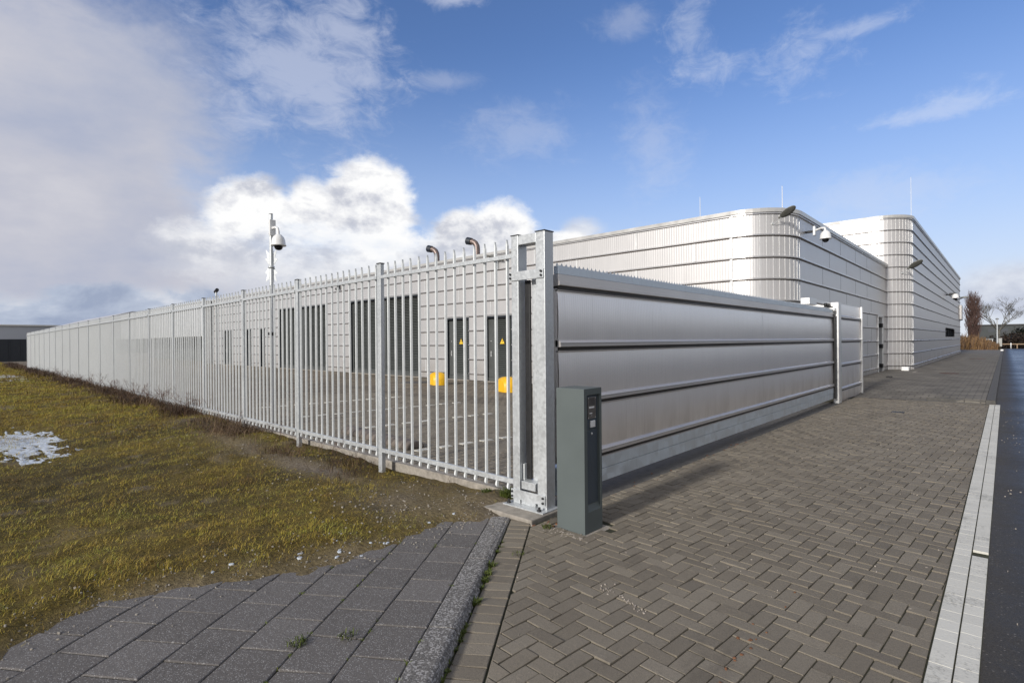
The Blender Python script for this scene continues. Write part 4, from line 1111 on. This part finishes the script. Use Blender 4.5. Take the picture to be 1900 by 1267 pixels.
MB().add([(p[0], p[1], T2) for p in R2([(-30, 69)]+full2[:-1])], [tuple(range(len(full2)))]).build('roof', M_ROOF, b2_)
wn = MB().box(WX+10-.22, WX+10-.18, 51.3-WY, 60.8-WY, 1.72, 2.32).build('slot_window', M_BLACKG, b2_)
wf = MB()
for y in (51.3, 53.6, 56, 58.4, 60.72): wf.box(WX+10-.18, WX+10-.10, y-WY, y-WY+.08, 1.72, 2.32)
wf.box(WX+10-.18, WX+10, 51.3-WY, 60.8-WY, 1.68, 1.72).box(WX+10-.18, WX+10, 51.3-WY, 60.8-WY, 2.32, 2.36).build('window_frame', M_NAVY, wn)
cr = MB()
for k in range(13):
    a_ = pi/2*k/12; x, y = WX-1.35+10+1.352*sin(a_), 1.35-1.352*cos(a_)
    m_ = MB().box(-.012, .012, -.008, .002, .05, T2-.12); m_.xf(Matrix.Translation((x, y, 0)) @ Matrix.Rotation(a_, 4, 'Z')); cr.add(m_.v, m_.f)
cr.box(-4.72+10, -4.60+10, -.04, 0, 4.9, T2-.13)
cr.build('corner_ribs', M_WHITEAL, b2_)
cn = MB().box(WX+10, WX+10+.22, 67.2-WY, 68.9-WY, 3.35, 4.75).build('projecting_box', M_CLAD2, b2_, bevel=.03)
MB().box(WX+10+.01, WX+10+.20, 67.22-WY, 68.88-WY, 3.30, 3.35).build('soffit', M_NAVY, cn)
# ---- pale annex further along the yard
ax = thing('pale_annex', 'pale smooth-walled annex with a dark ground-floor opening at the far left end of the yard', 'building', (-62, 15.2, 0))
ax_w = MB().box(-14, 15.2, 2.5, 16, 0, 5.0).box(-14, 15.2, -.6, 2.5, 2.25, 5.0).box(14.9, 15.2, -.6, 2.5, 0, 2.25)
ax_w.build('wall', M_WHITEAL, ax); MB().box(-14.1, 15.3, -.7, 16.1, 5.0, 5.08).build('roof', M_ROOFC, ax)
MB().box(-14, 14.9, 2.3, 2.49, 0, 2.2).build('dark_front', M_LOUV, ax)

# ---- roof items
def exhaust(x, y, label):
    e = thing('exhaust_pipe', label, 'exhaust pipe', (x, y, T1), group='bent exhaust pipes on the roof')
    pts = [(0, 0, 0), (0, 0, .55), (-.02, 0, .68), (-.09, -.02, .80), (-.20, -.04, .875), (-.50, -.10, .95)]
    MB().tube(pts, [.125, .125, .125, .125, .127, .13], 16, cap=False).build('pipe', M_PIPE, e)
    MB().lathe([(.125, 0), (.20, 0), (.20, .05), (.13, .06)], (0, 0, 0), 16).build('flange', M_PIPE, e)
    MB().tube([(-.30, -.06, .90), (-.52, -.105, .955)], [.155, .165], 16, cap=False).build('cowl', M_NAVY, e)
    MB().tube([(-.40, -.08, .925), (-.41, -.082, .928)], .125, 16).build('bore', M_BLACKG, e)
exhaust(-19.6, 16.0, 'left one of two bent exhaust pipes on the low roof, farther from the gate frame')
exhaust(-16.85, 16.0, 'right one of two bent exhaust pipes on the low roof, nearer the gate frame')
def rod(x, y, z, h, label):
    r_ = thing('lightning_rod', label, 'lightning rod', (x, y, z), group='thin lightning rods on the roofs')
    MB().tube([(0, 0, 0), (0, 0, h)], [.016, .009], 6).build('rod', M_WHITE, r_); MB().lathe([(.0, 0), (.14, 0), (.13, .07), (.03, .09), (0, .09)], seg=12).build('foot', M_CONC, r_)
rod(-8.6, 20, T1, 2.0, 'thin pale lightning rod standing on the low building roof, left of its rounded corner')
rod(-5.1, 18, T1, 1.3, 'short lightning rod just above the rounded roof corner of the low building')
rod(-3.72, 36, T2, 2.9, 'tall thin lightning rod on the taller wing above its rounded corner')

def wall_lamp(loc, rz, label, s=1.):
    l = thing('wall_lamp', label, 'lamp', loc, rz, 'flood lamps on arms')
    MB().tube([(0, 0, 0), (.10*s, 0, -.02*s), (.38*s, 0, .20*s)], .018*s, 8).build('arm', M_GALV, l)
    m_ = MB().lathe([(0, -.0), (.07*s, -.0), (.07*s, .012*s), (0, .012*s)], seg=12); m_.xf(Matrix.Rotation(pi/2, 4, 'Y')); m_.build('wall_plate', M_GALV, l)
    M = Matrix.Translation((.66*s, 0, .42*s)) @ Matrix.Rotation(-radians(30), 4, 'Y') @ Matrix.Rotation(-radians(38), 4, 'X')
    h = MB().lathe([(0, .075*s), (.10*s, .07*s), (.20*s, .045*s), (.25*s, .0), (.25*s, -.015*s), (.235*s, -.02*s)], seg=20, sc=(1.5, .72)); h.xf(M); h.build('housing', M_LAMPG, l)
    h = MB().lathe([(.235*s, -.018*s), (.20*s, -.04*s), (.10*s, -.052*s), (0, -.055*s)], seg=20, sc=(1.5, .72)); h.xf(M); h.build('glass', M_LAMPL, l)
    h = MB().box(-.46*s, -.34*s, -.05*s, .05*s, -.045*s, .05*s); h.xf(M); h.build('clamp', M_LAMPG, l, bevel=.008)
ca = radians(-48)
wall_lamp((-4.60, 15.38, 4.72), radians(-8), 'flood lamp on an arm high on the rounded corner of the low building', .60)
wall_lamp((-3.62, 31.45, 4.72), radians(-15), 'flood lamp on an arm halfway up the rounded corner of the taller wing', .85)
def dome_cam(l, off=(0, 0, 0), s=1.):
    c_ = Vector(off)
    MB().lathe([(.025*s, .16*s), (.055*s, .15*s), (.11*s, .09*s), (.135*s, .02*s), (.14*s, -.05*s), (.155*s, -.075*s), (.15*s, -.085*s), (0, -.085*s)], off, 20).build('camera_housing', M_WHITE, l)
    MB().lathe([(.09*s, -.086*s), (.088*s, -.11*s), (.070*s, -.15*s), (.04*s, -.172*s), (0, -.18*s)], off, 18).build('camera_dome', M_BLACKG, l)
wc = thing('dome_camera', 'white dome security camera on a wall bracket beside the rounded corner of the low building', 'camera', (BX, 17.0, 4.66))
MB().tube([(0, 0, 0), (.22, 0, .0)], .035, 10).build('spacer', M_BOLT, wc)
MB().box(.20, .26, -.07, .07, -.12, .14).build('bracket', M_WHITE, wc, bevel=.008)
MB().tube([(.25, 0, .02), (.42, -.10, .05), (.52, -.16, .03), (.54, -.17, -.06)], .03, 10).build('arm', M_WHITE, wc)
dome_cam(wc, (.54, -.17, -.20), 1.)
wc = thing('dome_camera', 'small distant dome camera on a long arm on the side wall of the taller wing', 'camera', (WX, 52.0, 4.85))
MB().tube([(0, 0, 0), (.45, 0, .0)], .05, 8).build('arm', M_BOLT, wc)
MB().box(.2, .62, -.1, .1, .0, .12).build('bracket', M_BOLT, wc, bevel=.01)
dome_cam(wc, (.55, 0, -.16), 1.5)
wc = thing('wall_bracket_lamp', 'distant dark lamp on a bracket near the far end of the taller wing', 'lamp', (WX+.05, 62.5, 4.95))
MB().tube([(-.05, 0, 0), (.45, 0, .2)], .04, 8).build('arm', M_BOLT, wc); MB().lathe([(0, .12), (.2, .08), (.28, -.02), (0, -.05)], (.6, 0, .22), 14, sc=(1.3, .7)).build('head', M_LAMPG, wc)
# little camera on the yard facade and one on a pole top
wc = thing('facade_camera', 'dark little camera under the roof edge between the two big louvred doors', 'camera', (-26.7, FY, 4.62))
MB().box(-.05, .05, -.1, 0, -.06, .16).build('bracket', M_BOLT, wc, bevel=.01); MB().tube([(0, -.10, -.05), (.0, -.24, -.10)], .085, 10).build('camera_body', M_BOLT, wc)
wc = thing('facade_lamp', 'shallow angled lamp bracket on the yard facade left of the gate frame', 'lamp', (-14.6, FY, 4.72))
MB().box(-.04, .04, -.08, 0, -.3, .1).build('bracket', M_GALV, wc); MB().add([(-.2, -.06, .1), (.35, -.06, .0), (.35, -.5, .12), (-.2, -.5, .22), (-.2, -.06, .14), (.35, -.06, .04), (.35, -.5, .16), (-.2, -.5, .26)], [(3, 2, 1, 0), (4, 5, 6, 7), (0, 1, 5, 4), (1, 2, 6, 5), (2, 3, 7, 6), (3, 0, 4, 7)]).build('lamp_head', M_LAMPG, wc)

# ================================================================== CAMERA POLE inside the fence
cp_ = thing('camera_pole', 'tall galvanised pole with a white dome camera and spiked collar behind the fence', 'camera pole', (-10.93, 4.62, 0))
MB().tube([(0, 0, -.05), (0, 0, 4.22)], [.042, .036], 16).build('pole', M_GALV, cp_)
MB().lathe([(0, 0), (.039, 0), (.036, .012), (0, .014)], (0, 0, 4.22), 14).build('pole_cap', M_BOLT, cp_)
cl = MB()
for z in (4.05, 3.84): cl.lathe([(.038, -.02), (.046, -.02), (.046, .02), (.038, .02)], (0, 0, z), 16)
cl.build('clamp_band', M_WHITE, cp_)
MB().box(.035, .085, -.06, .06, 3.78, 4.10).build('mounting_plate', M_WHITE, cp_, bevel=.006)
MB().tube([(.08, 0, 3.93), (.22, .0, 3.925), (.30, 0, 3.89), (.335, 0, 3.82), (.34, 0, 3.74)], .027, 12).build('arm', M_WHITE, cp_)
dome_cam(cp_, (.34, 0, 3.62), .95)
# star-shaped anti-climb plates
spk = MB()
for ang, zc in ((.75, 3.17), (3.89, 3.17), (2.3, 3.17)):
    base = [(.04, -.26), (.115, -.32), (.065, -.17), (.13, -.15), (.055, -.04), (.055, .04), (.13, .15), (.065, .17), (.115, .34), (.04, .26)]
    for t0 in (0,):
        vs = [(r*cos(ang)-(.002)*sin(ang), r*sin(ang)+.002*cos(ang), zc+z) for r, z in base]+[(r*cos(ang)+(.002)*sin(ang), r*sin(ang)-.002*cos(ang), zc+z) for r, z in base]
        n = len(base); ctr = [(.04*cos(ang), .04*sin(ang), zc)]
        b0 = len(vs); vs += ctr
        fs = []
        for k in range(n-1): fs += [(b0, k, k+1), (b0, n+k+1, n+k), (k, n+k, n+k+1, k+1)]
        spk.add(vs, fs)
spk.build('anti_climb_spikes', M_GALV, cp_)
m_ = MB().lathe([(.050, -.02), (.062, -.02), (.062, .02), (.050, .02)], (0, 0, 3.15), 14); m_.build('spike_clamp', M_GALV, cp_)
MB().lathe([(.048, -.03), (.075, -.03), (.075, .03), (.048, .03)], (0, 0, 1.80), 14).build('dark_collar', M_BOLT, cp_)

# ================================================================== YARD OBJECTS
def block(x, y, rz, label):
    w_, d_, h_ = .90, .55, .47
    m_ = MB(); nseg = 12; prof = []
    # arch profile across the width, rounded along the depth as well
    rows = []
    for j in range(7):
        v = j/6; dy = -d_/2+d_*v; k = 1-.30*abs(2*v-1)**3.0; kh = 1-.22*abs(2*v-1)**3
        ring = [(-w_/2*k, dy, 0)]
        for i in range(nseg+1):
            a = pi-pi*i/nseg; c_, s_ = cos(a), sin(a)
            ring.append((w_/2*k*math.copysign(abs(c_)**.72, c_), dy, h_*kh*(.36+.64*abs(s_)**.85)))
        ring.append((w_/2*k, dy, 0)); rows.append(ring)
    n = len(rows[0]); vs = [p for r_ in rows for p in r_]; fs = []
    for j in range(6):
        for i in range(n-1): fs.append((j*n+i, j*n+i+1, (j+1)*n+i+1, (j+1)*n+i)[::-1])
    m_.add(vs, fs, True); m_.add(rows[0], [tuple(range(n))]); m_.add(rows[-1], [tuple(range(n))[::-1]])
    b_ = m_.build('protection_block', M_YEL, None, loc=(x, y, 0)); b_.rotation_euler = (0, 0, rz)
    tag(b_, label, 'block', 'yellow protection blocks')
block(-15.75, 12.85, radians(-20), 'yellow domed concrete block on the yard, the one seen whole between the fence pales')
block(-11.75, 12.45, radians(-20), 'yellow domed concrete block half hidden behind the gate catch frame')
# wheel stop
ws = MB(); ring = []
for i in range(11):
    a = pi-pi*i/10; ring.append((.16*cos(a), .115*sin(a)**.8 if 0 < i < 10 else 0))
prf = [(x, z) for x, z in ring]
ws.prism([(p[0], p[1]) for p in prf][::-1], -1.1, 1.1, 'y')
M_WS = simple('weathered_stop', (.15, .125, .105), .8, 0, .25, 10, .003)
o = ws.build('wheel_stop', M_WS, None, bevel=.02, seg=2, loc=(-7.6, 4.95, 0)); o.rotation_euler = (0, 0, radians(86)); tag(o, 'low rounded brown concrete wheel stop lying on the yard close behind the fence', 'wheel stop')
# dashed bay lines of white blocks
dl = Bricks()
for (xa, ya, y_end) in ((-6.37, 4.77, 8.3), (-8.83, 5.45, 8.35), (-11.2, 5.3, 9.2), (-13.62, 5.5, 9.3)):
    y = ya
    while y < y_end:
        k = .155; x = xa+(y-ya)*k
        dl.add([(x-.045, y), (x+.065, y), (x+.065+.03, y+.20), (x-.045+.03, y+.20)], .016, gap=.001, bev=.004, h=.02); y += .385
o = dl.build('bay_markings', M_WPAINT); o['kind'] = 'structure'
# drain covers
def cover(x, y, z, r, name, label, m_, grp=None, sq=False):
    c_ = MB()
    if sq: c_.box(-r, r, -r, r, -.02, .006)
    else: c_.lathe([(0, .006), (r*.8, .006), (r*.82, .003), (r*.86, .003), (r*.88, .006), (r, .006), (r, -.02)], seg=24)
    o = c_.build(name, m_, None, loc=(x, y, z)); tag(o, label, 'drain cover', grp)
M_RUST = simple('rusty_iron', (.10, .045, .028), .7, .3, .3, 12)
cover(-1.75, 29.0, .10, .32, 'manhole_cover', 'rusty round manhole cover in the far pavement, nearer of the two', M_RUST, 'rusty covers in the far pavement')
cover(-1.45, 50, .10, .45, 'manhole_cover', 'rusty round manhole cover at the far end of the pavement', M_RUST, 'rusty covers in the far pavement')
cover(-1.72, 14.1, .002, .11, 'drain_cover', 'small dark drain cover in the brick driveway near the raised pavement', M_BOLT, None, True)
cover(-12.9, 13.6, .004, .42, 'yard_manhole', 'dark manhole cover in the yard between the two louvred doors', M_CONCD, None)
cover(-17.3, 12.9, .004, .55, 'yard_drain', 'dark stained drain patch in the yard by the big louvred doors', M_CONCD, None)
o = MB().box(-.14, .14, -.14, .14, 0, .27).build('white_corner_block', M_WHITE, None, bevel=.02, loc=(-3.42, 30.55, .0)); tag(o, 'small white block on the ground at the foot of the taller wing corner', 'block')
o = MB().box(-.22, .16, -.12, .12, 0, .09).box(-.1, .1, -.08, .08, .09, .14).build('dark_debris', M_DARK, None, bevel=.03, loc=(-3.28, 24.8, .006)); tag(o, 'dark lump of debris on the gravel strip before the side door', 'debris')

# ================================================================== BACKGROUND RIGHT
def np_tubes(segs, seg=3):
    """segs: list of (p0,p1,r0,r1) -> V,F"""
    P0 = np.array([s[0] for s in segs], float); P1 = np.array([s[1] for s in segs], float); r0 = np.array([s[2] for s in segs])[:, None]; r1 = np.array([s[3] for s in segs])[:, None]
    d = P1-P0; d /= np.linalg.norm(d, axis=1)[:, None]+1e-9; up = np.where(np.abs(d[:, 2:3]) > .9, np.array([[1., 0, 0]]), np.array([[0, 0, 1.]]))
    a_ = np.cross(d, up); a_ /= np.linalg.norm(a_, axis=1)[:, None]+1e-9; b_ = np.cross(a_, d)
    vs = []
    for P, r in ((P0, r0), (P1, r1)):
        for k in range(seg): t = 2*pi*k/seg; vs.append(P+(a_*cos(t)+b_*sin(t))*r)
    V = np.stack(vs, 1).reshape(-1, 3); n = len(segs); base = np.arange(n)*2*seg
    F = np.concatenate([np.stack([base+k, base+(k+1) % seg, base+seg+(k+1) % seg, base+seg+k], -1) for k in range(seg)])
    return V, F
def poplar(x, y, h, w_, label):
    t = thing('poplar_tree', label, 'tree', (x, y, 0)); rnd = random.Random(4)
    MB().tube([(0, 0, 0), (0, 0, h*.5), (0, 0, h*.97)], [.22, .12, .02], 8).build('trunk', M_BARK, t)
    segs = []
    for k in range(520):
        z0 = rnd.uniform(.02, .85)*h; a = rnd.random()*2*pi; rr = w_/2*(sin(min(1, (z0/h+.1)*1.0)*pi*.93)**.55)*rnd.uniform(.3, 1.0)
        p = Vector((0, 0, z0)); L = rnd.uniform(.12, .30)*h*(1.05-z0/h*.5); n = 4
        tgt = Vector((cos(a)*rr, sin(a)*rr, z0+L*1.0)); prev = p
        for i in range(1, n+1):
            u = i/n; q = Vector((tgt.x*(u**.55), tgt.y*(u**.55), z0+L*u))+Vector((rnd.gauss(0, .03), rnd.gauss(0, .03), 0)); segs.append((prev, q, .030*(1-u)+.016, .022*(1-u)+.012))
            if i >= 2:
                for _ in range(3):
                    a2 = rnd.random()*2*pi; l2 = rnd.uniform(.25, .6); segs.append((q, q+Vector((cos(a2)*l2*.35, sin(a2)*l2*.35, l2)), .014, .008))
            prev = q
    V, F = np_tubes(segs); np_mesh('crown', V, F, simple('reddish_twigs', (.10, .058, .048), .85, 0, .35, .7), parent=t)
poplar(-4.3, 128, 9.6, 3.1, 'tall narrow bare poplar with reddish twigs behind the end of the far pavement')
def bare_tree(x, y, h, w_, label, m_, seed=1, name='bare_tree'):
    t = thing(name, label, 'tree', (x, y, 0)); rnd = random.Random(seed); segs = []
    MB().tube([(0, 0, 0), (.03, 0, h*.16), (.0, 0, h*.30)], [.20, .15, .13], 8).build('trunk', M_BARK, t)
    def br(p, d, L, r, lv):
        q = p+d*L; segs.append((p, q, r, r*.72))
        if lv == 0: return
        for k in range(rnd.choice([3, 3, 2]) if lv > 1 else 4):
            a = rnd.random()*2*pi; sp_ = rnd.uniform(.35, .75); pr = Vector((cos(a), sin(a), 0)); nd = (d+pr*sp_+Vector((0, 0, .08))).normalized()
            nd.x *= 1.0; br(p+d*L*rnd.uniform(.55, 1), nd, L*rnd.uniform(.62, .82), max(r*.60, .011), lv-1)
    for k in range(6):
        a = 2*pi*k/6+rnd.random(); br(Vector((0, 0, h*.28)), Vector((cos(a)*w_, sin(a)*w_, 1.1)).normalized(), h*.26, .085, 5)
    V, F = np_tubes(segs); np_mesh('crown', V, F, m_, parent=t)
bare_tree(-.9, 135, 9.6, .85, 'spreading bare tree with pale branches behind the dark hedge', M_BARK, 3)
def bush(name, x, y, z, rx, ry, rz_, n, m_, label, leaf=.25, seed=0, cat='bush', group=None):
    r_ = np.random.default_rng(seed); u = r_.standard_normal((n, 3)); u /= np.linalg.norm(u, axis=1)[:, None]; u *= (r_.random((n, 1))**.45)
    lump = .75+.5*fbm(u[:, 0]*3+seed, u[:, 1]*3+u[:, 2]*4, 1.2, 3); P = u*np.array([rx, ry, rz_])*lump[:, None]; P[:, 2] = np.abs(P[:, 2])
    d1 = r_.standard_normal((n, 3)); d1 /= np.linalg.norm(d1, axis=1)[:, None]; d2 = r_.standard_normal((n, 3)); d2 /= np.linalg.norm(d2, axis=1)[:, None]; s_ = leaf*(.5+r_.random((n, 1)))
    V = np.stack([P, P+d1*s_, P+d1*s_+d2*s_*.6, P+d2*s_*.6], 1).reshape(-1, 3); F = (np.arange(n)*4)[:, None]+np.arange(4)
    o = np_mesh(name, V, F, m_, {'rnd': np.repeat(r_.random(n), 4)}); o.location = (x, y, z); tag(o, label, cat, group); return o
bush('evergreen_shrub', 4.6, 118, 0, 5.2, 3, 3.6, 5200, M_HEDGE, 'dark rounded evergreen shrub mass at the right edge behind the road', .35, 1)
bush('hedge', 3.4, 107, 0, 7.2, 2.0, 2.2, 5200, M_HEDGEB, 'low brown bare hedge behind the end of the road', .22, 2, 'hedge')
bush('brown_bush', -5.2, 118, 0, 2.6, 3, 1.9, 2200, M_HEDGEB, 'low brown bush left of the poplar beside the wing wall', .22, 5)
# unseen hedge row added across the road to darken shaded faces and gate reflections
r_ = np.random.default_rng(19); n = 24000
Y = -45+r_.random(n)*140; top = 1.9+1.1*fbm(Y, 0*Y, .22, 3)+.6*fbm(Y, 0*Y+3, 1.4, 2); zz = top*r_.random(n)**.8; X = 12.6+1.5*r_.standard_normal(n)*.5*(1-.5*zz/top)
P = np.stack([X, Y, zz], -1); d1 = r_.standard_normal((n, 3)); d1 /= np.linalg.norm(d1, axis=1)[:, None]; d2 = r_.standard_normal((n, 3)); d2 /= np.linalg.norm(d2, axis=1)[:, None]; s_ = .34*(.5+r_.random((n, 1)))
V = np.stack([P, P+d1*s_, P+d1*s_+d2*s_*.6, P+d2*s_*.6], 1).reshape(-1, 3)
o = np_mesh('added_hedge', V, (np.arange(n)*4)[:, None]+np.arange(4), M_HEDGEB, {'rnd': np.repeat(r_.random(n), 4)}); tag(o, 'added unseen dark brown hedge across the road, darkening shaded faces and reflections', 'hedge')
gb = thing('green_building', 'distant low dark green building behind the poplar and the bare tree', 'building', (-1.5, 190, 0))
M_GB = simple('dark_green_sheet', (.009, .015, .017), .5, 0, .2, .5)
MB().box(-6, 16, 0, 12, 0, 4.7).build('wall', M_GB, gb); MB().box(-6.3, 16.3, -.3, 12.3, 4.7, 5.0).build('roof', M_BOLT, gb)
wi = MB()
for k in range(7): wi.box(-4.5+k*2.6, -3.2+k*2.6, -.03, 0, 3.0, 3.9)
wi.build('window_band', M_NAVY, gb)
# dry reed grass at the end of the pavement
n = 9000; r_ = np.random.default_rng(8); X = -3.5-1.2+r_.random(n)*4.0; Y = 88+r_.random(n)*16; X = X*1.0
h_ = (.3+1.5*r_.random(n)**2)*(.25+1.3*fbm(X, Y, .9, 3))*np.clip(1.25-((X+4.2)/4.2), .3, 1); th = r_.random(n)*2*pi; dx, dy = np.cos(th)*.25, np.sin(th)*.25
w_ = .03
V = np.stack([np.stack([X-w_, Y, 0*X], -1), np.stack([X+w_, Y, 0*X], -1), np.stack([X+dx*h_+w_*.4, Y+dy*h_, h_], -1), np.stack([X+dx*h_-w_*.4, Y+dy*h_, h_], -1)], 1).reshape(-1, 3)
o = np_mesh('dry_reeds', V, (np.arange(n)*4)[:, None]+np.arange(4), M_REED, {'rnd': np.repeat(r_.random(n), 4)}); o['kind'] = 'stuff'; tag(o, 'orange-brown dry reeds at the end of the far pavement', 'reeds')
lp = thing('lamp_post', 'slim pale grey lamp post standing at the end of the far pavement', 'lamp post', (-.85, 100, 0))
MB().tube([(0, 0, 0), (0, 0, 4.1)], [.09, .06], 8).build('pole', M_GALV, lp); MB().lathe([(0, .16), (.14, .12), (.2, .0), (.08, -.04), (0, -.04)], (0, 0, 4.1), 12).build('lamp_head', M_LAMPG, lp)
rl = thing('railing', 'low grey metal railing running in front of the poplar', 'railing', (-2.8, 104, 0)); m_ = MB().box(-1.9, 1.5, -.03, .03, 1.28, 1.34).box(-1.9, 1.5, -.03, .03, .75, .79); m_.build('rail', M_GALV, rl)
for k in range(5): MB().box(-1.9+k*.82, -1.84+k*.82, -.03, .03, 0, 1.3).build('post', M_GALV, rl)
cb = MB().box(-.28, .28, -.2, .2, 0, 1.15).box(-.31, .31, -.25, .25, 1.15, 1.2)  .build('utility_cabinet', simple('cabinet_grey', (.34, .34, .32), .5), None, bevel=.02, loc=(-.65, 103, .3)); tag(cb, 'pale grey utility cabinet beside the distant lamp post', 'cabinet')
bl = MB().lathe([(0, 0), (.07, 0), (.07, .7), (.05, .78), (0, .8)], seg=12).build('bollard', M_WHITE, None, loc=(.55, 103.6, 0)); tag(bl, 'small white bollard beyond the far end of the road', 'bollard')
bf = thing('wooden_rail', 'low weathered wooden rail before the brown hedge beyond the road', 'railing', (2.0, 104.2, 0)); MB().box(-2.6, 2.6, -.05, .05, .55, .68).build('beam', M_REED if False else simple('weathered_wood', (.28, .20, .13), .8, 0, .2, 4), bf)
for x in (-2.5, -.8, .9, 2.5): MB().box(x-.06, x+.06, -.06, .06, 0, .6).build('post', simple('weathered_post', (.28, .20, .13), .8, 0, .2, 4), bf)
wm = MB().box(-.12, .12, -.1, .1, 0, .17).build('white_marker_block', M_WHITE, None, bevel=.02, loc=(-.3, 79.5, .1)); tag(wm, 'tiny white block on the far kerb corner by the road', 'block')

# ================================================================== BACKGROUND LEFT
sh_ = thing('black_shed', 'long low black shed at the far left behind the field', 'shed', (-150, 14, 0))
MB().box(0, 22, -12, 25, 0, 2.6).build('wall', M_BOLT, sh_); MB().box(-.3, 22.3, -12.3, 25.3, 2.6, 2.75).build('roof', M_NAVY, sh_)
fb = MB().box(-74, -73.8, -8, 6.5, 0, 2.25)
for k in range(16): fb.box(-73.82, -73.74, -8+k*.92, -7.92+k*.92, 0, 2.25)
fo = fb.build('black_fence', M_NAVY); tag(fo, 'dark slatted fence at the far left edge beyond the end of the palisade', 'fence')
hl = thing('grey_hall', 'wide pale grey industrial hall on the horizon behind the black shed', 'hall', (-260, 10, 0))
MB().box(0, 40, -60, 30, 0, 7.6).build('wall', simple('hall_sheet', (.48, .50, .55), .6, 0, .05, .1), hl); MB().box(-.5, 40.5, -60.5, 30.5, 7.6, 8.0).build('roof', M_ROOFC, hl)
h2 = thing('gabled_hall', 'pale hall with a sloping grey roof rising over the far end of the palisade', 'hall', (-200, 34, 0))
MB().prism([(-14, 0), (20, 0), (20, 8.5), (4, 8.9), (-5, 8.9), (-14, 6)], 0, 60, 'x').xf(Matrix.Identity(4)).build('wall', simple('hall_sheet_b', (.50, .50, .52), .6, 0, .05, .1), h2)
for x, y, h_, lab in ((-66, 2.32, 2.95, 'dark slender lamp post just beyond the end of the palisade fence'), (-95, 1.1, 3.3, 'thin dark lamp post in front of the grey hall at the far left')):
    l = thing('lamp_post', lab, 'lamp post', (x, y, 0), group='thin lamp posts at the far left'); MB().tube([(0, 0, 0), (0, 0, h_)], .06, 8).build('pole', M_BOLT, l); MB().box(-.12, .3, -.12, .12, h_, h_+.1).build('lamp_head', M_BOLT, l)
cm = thing('camera_mast', 'small mast with a camera poking above the fence pales left of the camera pole', 'camera mast', (-30.5, 10, 0))
MB().tube([(0, 0, 0), (0, 0, 4.4)], .05, 8).build('pole', M_GALV, cm); MB().tube([(-.12, 0, 4.35), (.16, 0, 4.45)], .09, 8).build('camera_body', M_BOLT, cm)
